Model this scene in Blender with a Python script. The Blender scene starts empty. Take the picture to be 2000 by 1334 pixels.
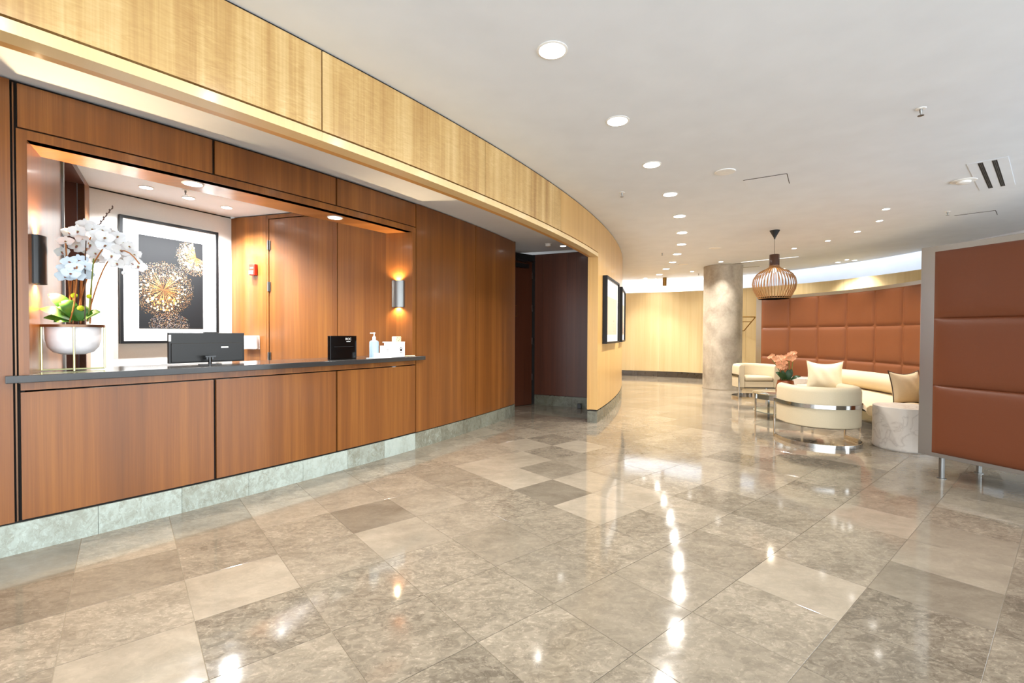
import bpy, bmesh, math, random
from mathutils import Vector, Matrix
import numpy as np
random.seed(7)
PI = math.pi
sc = bpy.context.scene
C = sc.collection

# ------------------------------------------------------------------ camera, world, exposure
F, PIT, ROLL, H = 914.0, .0157, .0042, 1.302
cam = bpy.data.cameras.new('camera')
cam.sensor_fit = 'HORIZONTAL'; cam.sensor_width = 36.0; cam.lens = 36.0 * F / 2000.0
cam.clip_start = .05; cam.clip_end = 200
co = bpy.data.objects.new('camera', cam); C.objects.link(co)
fwd = Vector((0, math.cos(PIT), -math.sin(PIT))); up0 = Vector((0, math.sin(PIT), math.cos(PIT))); r0 = Vector((1, 0, 0))
rgt = r0 * math.cos(ROLL) + up0 * math.sin(ROLL); up = -r0 * math.sin(ROLL) + up0 * math.cos(ROLL)
m = Matrix((rgt, up, -fwd)).transposed().to_4x4(); m.translation = Vector((0, 0, H))
co.matrix_world = m
sc.camera = co

sc.view_settings.view_transform = 'Standard'; sc.view_settings.look = 'None'
sc.view_settings.gamma = 1.0; sc.view_settings.use_curve_mapping = False
sc.view_settings.exposure = 0.75
w = bpy.data.worlds.new('daylight'); sc.world = w; w.use_nodes = True
w.node_tree.nodes['Background'].inputs[0].default_value = (.86, .94, 1.0, 1)
w.node_tree.nodes['Background'].inputs[1].default_value = 3.0
sc.cycles.use_denoising = True
sc.cycles.max_bounces = 10; sc.cycles.diffuse_bounces = 6; sc.cycles.glossy_bounces = 5; sc.cycles.transmission_bounces = 8
sc.cycles.sample_clamp_indirect = 6.0; sc.cycles.caustics_reflective = False; sc.cycles.caustics_refractive = False
P_MAIN, P_SMALL, P_OFFICE, P_SOFFIT, P_SCONCE, E_COVE = 80.0, 110.0, 270.0, 60.0, 17.0, 24.0
WARM = (1.0, .95, .89)

def area(name, loc, rot, sx, sy, power, col):
    l = bpy.data.lights.new(name, 'AREA'); l.shape = 'RECTANGLE'; l.size = sx; l.size_y = sy; l.energy = power; l.color = col
    o = bpy.data.objects.new(name, l); C.objects.link(o); o.location = loc; o.rotation_euler = rot; return o
# daylight entering through the glazed front behind the camera
area('daylight_front_window', (1.0, -3.7, 1.5), (PI / 2 + .35, 0, 0), 13, 2.7, 150, (.86, .93, 1.0))
area('side_ceiling_fill', (7.95, .4, 1.5), (PI / 2 + .8, 0, PI / 2), 7.2, 2.7, 90, (.86, .93, 1.0))  # added fill from the side that brightens the ceiling, not a known window

# ------------------------------------------------------------------ measuring helpers (pixel of the photo -> point at distance Y)
def at(u, v, Y):
    xr, yr = u - 1000, v - 667
    x = xr * math.cos(ROLL) + yr * math.sin(ROLL); y = -xr * math.sin(ROLL) + yr * math.cos(ROLL)
    d = Vector((x / F, math.cos(PIT) - (y / F) * math.sin(PIT), -math.sin(PIT) - (y / F) * math.cos(PIT)))
    d *= Y / d.y
    return Vector((d.x, d.y, d.z + H))

# ------------------------------------------------------------------ materials
def new_mat(name):
    mt = bpy.data.materials.new(name); mt.use_nodes = True
    nt = mt.node_tree; b = nt.nodes['Principled BSDF']
    return mt, nt, b
def lin(r, g, b):
    f = lambda c: (c / 255 / 12.92) if c / 255 <= .04045 else ((c / 255 + .055) / 1.055) ** 2.4
    return (f(r), f(g), f(b), 1)
def plain(name, col, rough=.5, metal=0.0, spec=.5, bump=0, bscale=40, coat=0, trans=0, ior=1.45, emit=None, es=0, sheen=0):
    mt, nt, b = new_mat(name)
    b.inputs['Base Color'].default_value = col; b.inputs['Roughness'].default_value = rough
    b.inputs['Metallic'].default_value = metal; b.inputs['Specular IOR Level'].default_value = spec
    b.inputs['Coat Weight'].default_value = coat; b.inputs['Transmission Weight'].default_value = trans; b.inputs['IOR'].default_value = ior
    b.inputs['Sheen Weight'].default_value = sheen
    if emit: b.inputs['Emission Color'].default_value = emit; b.inputs['Emission Strength'].default_value = es
    tc = nt.nodes.new('ShaderNodeTexCoord')
    n = nt.nodes.new('ShaderNodeTexNoise'); n.inputs['Scale'].default_value = bscale; n.inputs['Detail'].default_value = 4
    nt.links.new(tc.outputs['Object'], n.inputs['Vector'])
    if bump:
        bp = nt.nodes.new('ShaderNodeBump'); bp.inputs['Strength'].default_value = bump; bp.inputs['Distance'].default_value = .002
        nt.links.new(n.outputs['Fac'], bp.inputs['Height']); nt.links.new(bp.outputs[0], b.inputs['Normal'])
    # faint tonal variation
    if not emit and not trans and metal < .5:
        mx = nt.nodes.new('ShaderNodeMix'); mx.data_type = 'RGBA'; mx.blend_type = 'MULTIPLY'
        r = nt.nodes.new('ShaderNodeMapRange'); r.inputs['To Min'].default_value = .93; r.inputs['To Max'].default_value = 1.07
        nt.links.new(n.outputs['Fac'], r.inputs['Value']); mx.inputs[0].default_value = 1; mx.inputs[6].default_value = col
        nt.links.new(r.outputs[0], mx.inputs[7]); nt.links.new(mx.outputs[2], b.inputs['Base Color'])
    return mt
def wood(name, c0, c1, c2, gs=70, leaf=5.5, rough=.32, figure=0, horiz=False, coat=.15, contrast=1.0):
    """veneer: fine straight grain along v, broad leaf bands along u (uv in metres)"""
    mt, nt, b = new_mat(name); L = nt.links.new; N = nt.nodes.new
    uv = N('ShaderNodeUVMap'); uv.uv_map = 'uv'
    oi = N('ShaderNodeObjectInfo'); off = N('ShaderNodeMath'); off.operation = 'MULTIPLY'; off.inputs[1].default_value = 37
    L(oi.outputs['Random'], off.inputs[0])
    cb = N('ShaderNodeCombineXYZ'); L(off.outputs[0], cb.inputs[0]); L(off.outputs[0], cb.inputs[2])
    add = N('ShaderNodeVectorMath'); add.operation = 'ADD'; L(uv.outputs[0], add.inputs[0]); L(cb.outputs[0], add.inputs[1])
    def noise(sx, sy, detail, dist=0):
        mp = N('ShaderNodeMapping'); mp.inputs['Scale'].default_value = (sy, sx, 1) if horiz else (sx, sy, 1)
        L(add.outputs[0], mp.inputs['Vector'])
        n = N('ShaderNodeTexNoise'); n.inputs['Scale'].default_value = 1; n.inputs['Detail'].default_value = detail; n.inputs['Distortion'].default_value = dist
        L(mp.outputs[0], n.inputs['Vector']); return n.outputs['Fac']
    fine = noise(gs * 2.5, gs * .03, 4); mid = noise(gs * .35, .5, 3, .3); band = noise(leaf, .12, 1)
    a1 = N('ShaderNodeMath'); a1.operation = 'MULTIPLY_ADD'; L(fine, a1.inputs[0]); a1.inputs[1].default_value = .35 * contrast
    a2 = N('ShaderNodeMath'); a2.operation = 'MULTIPLY_ADD'; L(mid, a2.inputs[0]); a2.inputs[1].default_value = .55 * contrast; 
    a3 = N('ShaderNodeMath'); a3.operation = 'MULTIPLY_ADD'; L(band, a3.inputs[0]); a3.inputs[1].default_value = .7 * contrast; a3.inputs[2].default_value = .5 - .8 * contrast
    L(a3.outputs[0], a2.inputs[2]); L(a2.outputs[0], a1.inputs[2])
    out = a1.outputs[0]
    if figure:
        fg = noise(13, 72, 2, 1.4); fm = noise(5, 2.2, 2)
        mm = N('ShaderNodeMath'); mm.operation = 'MULTIPLY'; L(fg, mm.inputs[0]); L(fm, mm.inputs[1])
        a4 = N('ShaderNodeMath'); a4.operation = 'MULTIPLY_ADD'; L(mm.outputs[0], a4.inputs[0]); a4.inputs[1].default_value = figure; 
        s = N('ShaderNodeMath'); s.operation = 'SUBTRACT'; L(out, s.inputs[0]); s.inputs[1].default_value = figure * .25
        L(s.outputs[0], a4.inputs[2]); out = a4.outputs[0]
    cr = N('ShaderNodeValToRGB'); e = cr.color_ramp.elements
    e[0].position = .1; e[0].color = c0; e[1].position = .9; e[1].color = c2
    x = e.new(.5); x.color = c1
    L(out, cr.inputs[0]); L(cr.outputs[0], b.inputs['Base Color'])
    b.inputs['Roughness'].default_value = rough; b.inputs['Coat Weight'].default_value = coat; b.inputs['Coat Roughness'].default_value = .12
    bp = N('ShaderNodeBump'); bp.inputs['Strength'].default_value = .08; bp.inputs['Distance'].default_value = .001
    L(fine, bp.inputs['Height']); L(bp.outputs[0], b.inputs['Normal'])
    return mt
def stone(name, source, cols=None, rough=.065, base_mode=False):
    """honed limestone with fossil flecks; tone per tile from object colour or a colour attribute"""
    mt, nt, b = new_mat(name); L = nt.links.new; N = nt.nodes.new
    geo = N('ShaderNodeNewGeometry')
    if source == 'object':
        oi = N('ShaderNodeObjectInfo'); col = oi.outputs['Color']
    else:
        at_ = N('ShaderNodeAttribute'); at_.attribute_name = 'tone'; col = at_.outputs['Color']
    sep = N('ShaderNodeSeparateColor'); L(col, sep.inputs[0]); tone, fleck, rnd = sep.outputs[0], sep.outputs[1], sep.outputs[2]
    mul = N('ShaderNodeMath'); mul.operation = 'MULTIPLY'; mul.inputs[1].default_value = 53; L(rnd, mul.inputs[0])
    cb = N('ShaderNodeCombineXYZ'); L(mul.outputs[0], cb.inputs[0]); L(mul.outputs[0], cb.inputs[1]); L(mul.outputs[0], cb.inputs[2])
    rot = N('ShaderNodeMapping'); rot.inputs['Rotation'].default_value = (0, 0, -.69); rot.inputs['Scale'].default_value = (1, 1.6, 1)
    L(geo.outputs['Position'], rot.inputs['Vector'])
    add = N('ShaderNodeVectorMath'); add.operation = 'ADD'; L(rot.outputs[0], add.inputs[0]); L(cb.outputs[0], add.inputs[1])
    def noise(s, d, dist=0, rg=.55):
        n = N('ShaderNodeTexNoise'); n.inputs['Scale'].default_value = s; n.inputs['Detail'].default_value = d
        n.inputs['Distortion'].default_value = dist; n.inputs['Roughness'].default_value = rg
        L(add.outputs[0], n.inputs['Vector']); return n.outputs['Fac']
    def rng(v, a, b2, c, d2):
        r = N('ShaderNodeMapRange'); L(v, r.inputs['Value'])
        r.inputs['From Min'].default_value = a; r.inputs['From Max'].default_value = b2; r.inputs['To Min'].default_value = c; r.inputs['To Max'].default_value = d2
        return r.outputs[0]
    def mth(op, x, y):
        q = N('ShaderNodeMath'); q.operation = op
        for i, t in enumerate((x, y)):
            if isinstance(t, (int, float)): q.inputs[i].default_value = t
            else: L(t, q.inputs[i])
        return q.outputs[0]
    big = rng(noise(3.2, 4, .6), .3, .7, -.16, .16)
    blot = rng(noise(13, 6, 1.3, .62), .43, .58, -.15, .05)      # dark clouds
    spot = rng(noise(46, 3, .8), .57, .63, 0, .19)               # pale fossil flecks
    vein = mth('ABSOLUTE', mth('SUBTRACT', noise(6, 6, 1.6, .65), .5), 0)
    vein = rng(vein, 0, .014, -.16, 0)
    fl = mth('MULTIPLY', mth('ADD', blot, mth('ADD', spot, vein)), fleck)
    v = mth('ADD', mth('ADD', tone, mth('MULTIPLY', big, .75)), fl)
    cr = N('ShaderNodeValToRGB'); e = cr.color_ramp.elements
    cols = cols or (lin(88, 81, 70), lin(134, 125, 110), lin(174, 163, 145))
    e[0].position = 0; e[0].color = cols[0]; e[1].position = 1; e[1].color = cols[2]; x = e.new(.5); x.color = cols[1]
    L(v, cr.inputs[0]); L(cr.outputs[0], b.inputs['Base Color'])
    rr = rng(noise(9, 3), .3, .7, rough * .8, rough * 1.5); L(rr, b.inputs['Roughness'])
    b.inputs['Specular IOR Level'].default_value = .62
    return mt

M = {}
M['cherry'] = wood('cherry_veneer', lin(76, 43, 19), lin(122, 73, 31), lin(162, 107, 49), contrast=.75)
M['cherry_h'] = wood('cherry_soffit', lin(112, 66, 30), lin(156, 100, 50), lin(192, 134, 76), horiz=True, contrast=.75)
M['mahogany'] = wood('dark_mahogany_veneer', lin(52, 25, 14), lin(80, 41, 25), lin(108, 60, 38), contrast=.7)
M['anigre'] = wood('figured_anigre_veneer', lin(160, 118, 66), lin(196, 160, 102), lin(222, 192, 138), gs=40, leaf=9, figure=.75, rough=.35, contrast=1.2)
M['anigre_plain'] = wood('anigre_veneer', lin(178, 132, 70), lin(204, 162, 98), lin(220, 184, 124), gs=50, leaf=6, rough=.36, contrast=.6)
M['anigre_edge'] = wood('anigre_edge', lin(204, 170, 116), lin(222, 194, 142), lin(232, 208, 160), gs=50, leaf=3, rough=.36, contrast=.4)
M['anigre_h'] = wood('anigre_soffit', lin(182, 124, 58), lin(206, 152, 84), lin(222, 178, 112), gs=40, leaf=4, rough=.38, horiz=True, contrast=.6)
M['maple'] = wood('pale_far_veneer', lin(184, 158, 108), lin(208, 186, 138), lin(222, 204, 162), gs=50, leaf=5, rough=.5, contrast=.7, coat=0)
M['tile'] = stone('limestone_tile', 'object')
M['tile_far'] = stone('limestone_tiles_far', 'attr')
M['base_stone'] = stone('baseboard_stone', 'object', (lin(90, 87, 72), lin(130, 132, 118), lin(172, 184, 177)), rough=.25)  # bluish pale end of the ramp carries the daylight tint
M['base_dark'] = stone('dark_baseboard_stone', 'object', (lin(40, 34, 24), lin(72, 60, 44), lin(110, 95, 72)), rough=.3)
M['grout'] = plain('grout', lin(150, 138, 118), .8)
M['white'] = plain('white_paint', lin(226, 231, 238), .65, bscale=3)
M['white_trim'] = plain('white_enamel', lin(236, 235, 232), .4)
M['wallpaper'] = plain('grey_wallpaper', lin(212, 210, 204), .7, bump=.3, bscale=120)
M['shadow'] = plain('black_reveal', lin(16, 12, 10), .8)
M['granite'] = plain('honed_black_granite', lin(52, 52, 52), .14, bscale=60)
M['black'] = plain('black_metal', lin(22, 22, 23), .3, spec=.6)
M['blackframe'] = plain('black_frame_lacquer', lin(12, 12, 13), .45, spec=.3)
M['blackplastic'] = plain('black_plastic', lin(32, 32, 31), .38, bump=.1, bscale=200)
M['gloss'] = plain('gloss_black', lin(8, 8, 8), .12)
M['steel'] = plain('brushed_steel', lin(172, 176, 180), .3, metal=1, bump=.05, bscale=300)
M['chrome'] = plain('chrome', lin(190, 188, 184), .11, metal=1)
M['nickel'] = plain('satin_nickel', lin(130, 130, 128), .38, metal=1)
M['brass'] = plain('aged_brass', lin(140, 104, 52), .3, metal=1)
M['leather'] = plain('tan_leather', lin(104, 55, 31), .42, bump=.25, bscale=220)
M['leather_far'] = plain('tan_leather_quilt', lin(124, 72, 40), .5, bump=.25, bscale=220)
M['cream'] = plain('cream_leather', lin(196, 182, 153), .55, bump=.15, bscale=120)
M['suede'] = plain('beige_seat_fabric', lin(206, 184, 144), .8, bump=.3, bscale=260, sheen=.3)
M['linen'] = plain('cream_linen', lin(226, 212, 180), .85, bump=.6, bscale=90)
M['linen2'] = plain('oat_linen', lin(204, 182, 148), .85, bump=.6, bscale=90)
M['piping'] = plain('dark_piping', lin(50, 34, 26), .7)
M['paper'] = plain('white_paper', lin(244, 243, 240), .7)
M['print'] = plain('pale_print', lin(206, 182, 158), .7, bscale=14)
M['inkbrown'] = plain('sepia_ink', lin(132, 104, 88), .8)
M['artbg'] = plain('charcoal_print', lin(16, 16, 17), .7, spec=.25, bscale=8)
M['red'] = plain('red_enamel', lin(190, 44, 30), .35)
M['ceramic'] = plain('white_ceramic', lin(232, 232, 236), .25)
M['greenwire'] = plain('pale_brass_wire', lin(214, 214, 160), .3, metal=.6)
M['bronze'] = plain('bronze_rim', lin(110, 84, 66), .3, metal=.9)
M['copper'] = plain('brown_copper', lin(140, 82, 56), .3, metal=.75)
M['leaf'] = plain('orchid_leaf', lin(44, 92, 14), .5, bscale=12)
M['leafdark'] = plain('dark_leaf', lin(36, 66, 30), .4, bscale=12)
M['stem'] = plain('brown_stem', lin(150, 92, 40), .6)
M['stemgreen'] = plain('green_stem', lin(98, 110, 44), .5)
M['twig'] = plain('dark_twig', lin(58, 42, 38), .7)
M['petal'] = plain('white_petal', lin(206, 208, 210), .6)
M['petalblue'] = plain('bluish_petal', lin(190, 205, 217), .6)
M['lip'] = plain('orchid_lip', lin(140, 96, 84), .6)
M['lipgreen'] = plain('green_throat', lin(170, 190, 90), .6)
M['moss'] = plain('yellow_moss', lin(160, 170, 20), .9, bump=1, bscale=60)
M['salmon'] = plain('salmon_petal', lin(226, 168, 128), .6); M['salmon_lip'] = plain('salmon_lip', lin(226, 170, 120), .6)
M['pool'] = plain('slot_black', lin(40, 36, 32), .6)
M['hinge'] = plain('hinge_steel', lin(150, 170, 186), .3, metal=.9)
M['clear'] = plain('clear_acrylic', (1, 1, 1, 1), .05, trans=.9, ior=1.3)
M['clear'].node_tree.nodes['Principled BSDF'].inputs['Alpha'].default_value = .25; M['clear'].node_tree.nodes['Principled BSDF'].inputs['Transmission Weight'].default_value = 0
M['glass'] = plain('green_glass', lin(206, 222, 208), .03, trans=.75, ior=1.5)
M['mirrorglass'] = plain('mirrored_glass_top', lin(206, 206, 190), .05, metal=.85)
M['bluegel'] = plain('blue_gel', lin(196, 226, 244), .2, trans=.3)
M['white_gloss'] = plain('white_acrylic', lin(244, 246, 248), .2)
M['birch'] = plain('light_bent_wood', lin(160, 116, 70), .4)
M['birch_dark'] = plain('dark_turned_wood', lin(74, 44, 28), .25, coat=.4)
def emis(name, col, s): return plain(name, (0, 0, 0, 1), emit=(*col, 1), es=s)
M['lamp'] = emis('lamp_lens', (1, .96, .90), 14)
M['lamp_small'] = emis('small_lamp_lens', (1, .96, .88), 9)
M['led'] = emis('led_strip', (1, .98, .94), E_COVE)
M['sconce_lamp'] = emis('sconce_lamp', (1, .78, .45), 22)
M['outside'] = plain('pale_pavement', lin(150, 150, 150), .8)

def concrete():
    mt, nt, b = new_mat('raw_concrete'); L = nt.links.new; N = nt.nodes.new
    tc = N('ShaderNodeTexCoord'); 
    def n(s, d, dist=0):
        q = N('ShaderNodeTexNoise'); q.inputs['Scale'].default_value = s; q.inputs['Detail'].default_value = d; q.inputs['Distortion'].default_value = dist
        L(tc.outputs['Object'], q.inputs['Vector']); return q.outputs['Fac']
    mx = N('ShaderNodeMath'); mx.operation = 'MULTIPLY_ADD'; L(n(2.2, 5, .6), mx.inputs[0]); mx.inputs[1].default_value = .9
    m2 = N('ShaderNodeMath'); m2.operation = 'MULTIPLY'; L(n(22, 4), m2.inputs[0]); m2.inputs[1].default_value = .22; L(m2.outputs[0], mx.inputs[2])
    cr = N('ShaderNodeValToRGB'); e = cr.color_ramp.elements; e[0].position = .3; e[0].color = lin(134, 122, 106); e[1].position = .8; e[1].color = lin(200, 190, 172)
    L(mx.outputs[0], cr.inputs[0]); L(cr.outputs[0], b.inputs['Base Color']); b.inputs['Roughness'].default_value = .6
    bp = N('ShaderNodeBump'); bp.inputs['Strength'].default_value = .15; L(n(30, 4), bp.inputs['Height']); L(bp.outputs[0], b.inputs['Normal'])
    return mt
M['concrete'] = concrete()
def marble():
    mt, nt, b = new_mat('white_marble'); L = nt.links.new; N = nt.nodes.new
    tc = N('ShaderNodeTexCoord'); q = N('ShaderNodeTexNoise'); q.inputs['Scale'].default_value = 6; q.inputs['Detail'].default_value = 9; q.inputs['Distortion'].default_value = 1.0
    L(tc.outputs['Object'], q.inputs['Vector'])
    s = N('ShaderNodeMath'); s.operation = 'SUBTRACT'; L(q.outputs['Fac'], s.inputs[0]); s.inputs[1].default_value = .5
    a = N('ShaderNodeMath'); a.operation = 'ABSOLUTE'; L(s.outputs[0], a.inputs[0])
    cr = N('ShaderNodeValToRGB'); e = cr.color_ramp.elements; e[0].position = 0; e[0].color = lin(186, 176, 166); e[1].position = .07; e[1].color = lin(212, 204, 194)
    x = e.new(.012); x.color = lin(202, 193, 183)
    L(a.outputs[0], cr.inputs[0]); L(cr.outputs[0], b.inputs['Base Color']); b.inputs['Roughness'].default_value = .25
    return mt
M['marble'] = marble()

# ------------------------------------------------------------------ mesh collector
class B:
    def __init__(s): s.v = []; s.f = []; s.uv = []; s.m = []; s.mi = 0; s.cols = None
    def face(s, pts, uvs=None):
        i = len(s.v); s.v += [Vector(p) for p in pts]; s.f.append(list(range(i, i + len(pts)))); s.uv.append(uvs or [(0, 0)] * len(pts)); s.m.append(s.mi)
    def box(s, o, ax, ay, az):
        o, ax, ay, az = map(Vector, (o, ax, ay, az)); c = {}
        for i in (0, 1):
            for j in (0, 1):
                for k in (0, 1): c[i, j, k] = o + ax * i + ay * j + az * k
        lx, ly, lz = ax.length, ay.length, az.length
        base = (o.x + o.y) * .37
        Q = [((0,0,0),(1,0,0),(1,0,1),(0,0,1),lx,lz), ((1,1,0),(0,1,0),(0,1,1),(1,1,1),lx,lz), ((0,1,0),(0,0,0),(0,0,1),(0,1,1),ly,lz),
             ((1,0,0),(1,1,0),(1,1,1),(1,0,1),ly,lz), ((0,0,1),(1,0,1),(1,1,1),(0,1,1),lx,ly), ((0,1,0),(1,1,0),(1,0,0),(0,0,0),lx,ly)]
        i0 = len(s.v); idx = {k: i0 + n for n, k in enumerate(c)}; s.v += list(c.values())
        for a, b_, c_, d_, L1, L2 in Q:
            s.f.append([idx[a], idx[b_], idx[c_], idx[d_]]); s.uv.append([(base, o.z), (base + L1, o.z), (base + L1, o.z + L2), (base, o.z + L2)]); s.m.append(s.mi)
        return s
    def cbox(s, cx, cy, z0, sx, sy, sz, rot=0):
        ca, sa = math.cos(rot), math.sin(rot); ax = Vector((ca, sa, 0)) * sx; ay = Vector((-sa, ca, 0)) * sy
        return s.box(Vector((cx, cy, z0)) - ax / 2 - ay / 2, ax, ay, (0, 0, sz))
    def arc(s, R0, R1, t0, t1, z0, z1, n=None, c=None):
        """slab between radii R0<R1, angles t0<t1"""
        c = c or RC; n = n or max(1, int(abs(t1 - t0) * R1 / .18)); i0 = len(s.v)
        for i in range(n + 1):
            t = t0 + (t1 - t0) * i / n; ca, sa = math.cos(t), math.sin(t)
            for R, z in ((R1, z0), (R1, z1), (R0, z1), (R0, z0)): s.v.append(Vector((c[0] + R * ca, c[1] + R * sa, z)))
        for i in range(n):
            u0 = (t0 + (t1 - t0) * i / n) * R1; u1 = (t0 + (t1 - t0) * (i + 1) / n) * R1; a = i0 + 4 * i; b_ = a + 4
            vs = [z0, z1, z1 + R1 - R0, z1 + R1 - R0 + z1 - z0, 2 * (z1 + R1 - R0)]
            for k in range(4):
                k2 = (k + 1) % 4
                va, vb = ((z0, z1), (0, R1 - R0), (z1, z0), (0, R1 - R0))[k]
                s.f.append([a + k, b_ + k, b_ + k2, a + k2]); s.uv.append([(u0, va), (u1, va), (u1, vb), (u0, vb)]); s.m.append(s.mi)
        d = R1 - R0
        s.f.append([i0, i0 + 1, i0 + 2, i0 + 3]); s.uv.append([(0, z0), (0, z1), (d, z1), (d, z0)]); s.m.append(s.mi)
        e = i0 + 4 * n; s.f.append([e + 3, e + 2, e + 1, e]); s.uv.append([(d, z0), (d, z1), (0, z1), (0, z0)]); s.m.append(s.mi)
        return s
    def prism(s, poly, z0, z1):
        i0 = len(s.v); n = len(poly)
        s.v += [Vector((p[0], p[1], z0)) for p in poly] + [Vector((p[0], p[1], z1)) for p in poly]
        s.f.append([i0 + i for i in reversed(range(n))]); s.uv.append([(poly[i][0], poly[i][1]) for i in reversed(range(n))]); s.m.append(s.mi)
        s.f.append([i0 + n + i for i in range(n)]); s.uv.append([(poly[i][0], poly[i][1]) for i in range(n)]); s.m.append(s.mi)
        acc = 0
        for i in range(n):
            j = (i + 1) % n; l = math.dist(poly[i][:2], poly[j][:2])
            s.f.append([i0 + i, i0 + j, i0 + n + j, i0 + n + i]); s.uv.append([(acc, z0), (acc + l, z0), (acc + l, z1), (acc, z1)]); s.m.append(s.mi); acc += l
        return s
    def lathe(s, prof, n=24, c=(0, 0, 0), M3=None):
        c = Vector(c); i0 = len(s.v); M3 = M3 or Matrix.Identity(3)
        for r, z in prof:
            for k in range(n):
                t = 2 * PI * k / n; s.v.append(c + M3 @ Vector((r * math.cos(t), r * math.sin(t), z)))
        for j in range(len(prof) - 1):
            for k in range(n):
                k2 = (k + 1) % n; a, b_ = i0 + j * n, i0 + (j + 1) * n
                s.f.append([a + k, a + k2, b_ + k2, b_ + k]); s.uv.append([(k / n, prof[j][1]), ((k + 1) / n, prof[j][1]), ((k + 1) / n, prof[j + 1][1]), (k / n, prof[j + 1][1])]); s.m.append(s.mi)
        for j, rev in ((0, True), (len(prof) - 1, False)):
            if prof[j][0] > 1e-5 and not (prof[j][1] == prof[1 if j == 0 else j - 1][1] and prof[1 if j == 0 else j - 1][0] < 1e-5):
                q = [i0 + j * n + k for k in range(n)]
                if rev: q.reverse()
                s.f.append(q); s.uv.append([(0, 0)] * n); s.m.append(s.mi)
        return s
    def tube(s, pts, r, n=8, cap=True):
        pts = [Vector(p) for p in pts]; i0 = len(s.v); N = len(pts); nrm = None
        rr = r if isinstance(r, (list, tuple)) else [r] * N
        for i, p in enumerate(pts):
            d = (pts[min(i + 1, N - 1)] - pts[max(i - 1, 0)]).normalized()
            if nrm is None: nrm = d.orthogonal().normalized()
            nrm = (nrm - d * nrm.dot(d)).normalized(); bn = d.cross(nrm)
            for k in range(n):
                t = 2 * PI * k / n; s.v.append(p + (nrm * math.cos(t) + bn * math.sin(t)) * rr[i])
        for i in range(N - 1):
            for k in range(n):
                k2 = (k + 1) % n; a, b_ = i0 + i * n, i0 + (i + 1) * n
                s.f.append([a + k, a + k2, b_ + k2, b_ + k]); s.uv.append([(0, 0)] * 4); s.m.append(s.mi)
        if cap:
            s.f.append([i0 + k for k in reversed(range(n))]); s.uv.append([(0, 0)] * n); s.m.append(s.mi)
            s.f.append([i0 + (N - 1) * n + k for k in range(n)]); s.uv.append([(0, 0)] * n); s.m.append(s.mi)
        return s
    def ribbon(s, pts, h, t):
        """flat bar standing on edge: vertical height h, thickness t, along pts (z = bottom)"""
        pts = [Vector(p) for p in pts]; i0 = len(s.v); N = len(pts)
        for i, p in enumerate(pts):
            d = (pts[min(i + 1, N - 1)] - pts[max(i - 1, 0)]); d.z = 0; d.normalize(); nn = Vector((-d.y, d.x, 0)) * t / 2
            s.v += [p - nn, p + nn, p + nn + Vector((0, 0, h)), p - nn + Vector((0, 0, h))]
        for i in range(N - 1):
            a, b_ = i0 + 4 * i, i0 + 4 * i + 4
            for k in range(4):
                k2 = (k + 1) % 4; s.f.append([a + k, a + k2, b_ + k2, b_ + k]); s.uv.append([(0, 0)] * 4); s.m.append(s.mi)
        s.f.append([i0 + 3, i0 + 2, i0 + 1, i0]); s.f.append([i0 + 4 * (N - 1) + k for k in range(4)]); s.uv += [[(0, 0)] * 4] * 2; s.m += [s.mi] * 2
        return s
    def surf(s, fn, nu, nv, closed_u=False):
        i0 = len(s.v); W = nu if closed_u else nu + 1
        for j in range(nv + 1):
            for i in range(W): s.v.append(Vector(fn(i / nu, j / nv)))
        for j in range(nv):
            for i in range(nu):
                i2 = (i + 1) % W if closed_u else i + 1
                s.f.append([i0 + j * W + i, i0 + j * W + i2, i0 + (j + 1) * W + i2, i0 + (j + 1) * W + i]); s.uv.append([(i / nu, j / nv), ((i + 1) / nu, j / nv), ((i + 1) / nu, (j + 1) / nv), (i / nu, (j + 1) / nv)]); s.m.append(s.mi)
        return s
    def build(s, name, mat, parent=None, smooth=False, local=False, bevel=0, kind=None, fix=True, color=None, sub=0, label=None):
        me = bpy.data.meshes.new(name)
        V = s.v
        if parent is not None and not local: inv = wm(parent).inverted(); V = [inv @ v for v in V]
        me.from_pydata([tuple(v) for v in V], [], s.f)
        ul = me.uv_layers.new(name='uv'); flat = [c for f in s.uv for u in f for c in u]; ul.data.foreach_set('uv', flat)
        mats = mat if isinstance(mat, (list, tuple)) else [mat]
        for q in mats: me.materials.append(M[q] if isinstance(q, str) else q)
        me.polygons.foreach_set('material_index', s.m)
        if fix:
            bm = bmesh.new(); bm.from_mesh(me); bmesh.ops.recalc_face_normals(bm, faces=bm.faces); bm.to_mesh(me); bm.free()
        if smooth:
            me.polygons.foreach_set('use_smooth', [True] * len(me.polygons))
            try: me.set_sharp_from_angle(angle=math.radians(smooth if smooth > 1 else 40))
            except Exception: pass
        if s.cols is not None:
            ca = me.color_attributes.new(name='tone', type='FLOAT_COLOR', domain='CORNER')
            ca.data.foreach_set('color', [c for f, col in zip(s.f, s.cols) for _ in f for c in col])
        me.update()
        o = bpy.data.objects.new(name, me); C.objects.link(o)
        if parent is not None: o.parent = parent
        if bevel:
            bv = o.modifiers.new('bevel', 'BEVEL'); bv.width = bevel; bv.segments = 2; bv.limit_method = 'ANGLE'; bv.angle_limit = math.radians(40)
        if sub:
            sm = o.modifiers.new('subd', 'SUBSURF'); sm.levels = sub; sm.render_levels = sub
        if kind: o['kind'] = kind
        if color: o.color = color
        if label: o['label'] = label
        return o
def wm(o):
    mm = Matrix.Translation(o.location) @ o.rotation_euler.to_matrix().to_4x4() @ Matrix.Diagonal(o.scale).to_4x4()
    return wm(o.parent) @ mm if o.parent else mm
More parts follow.
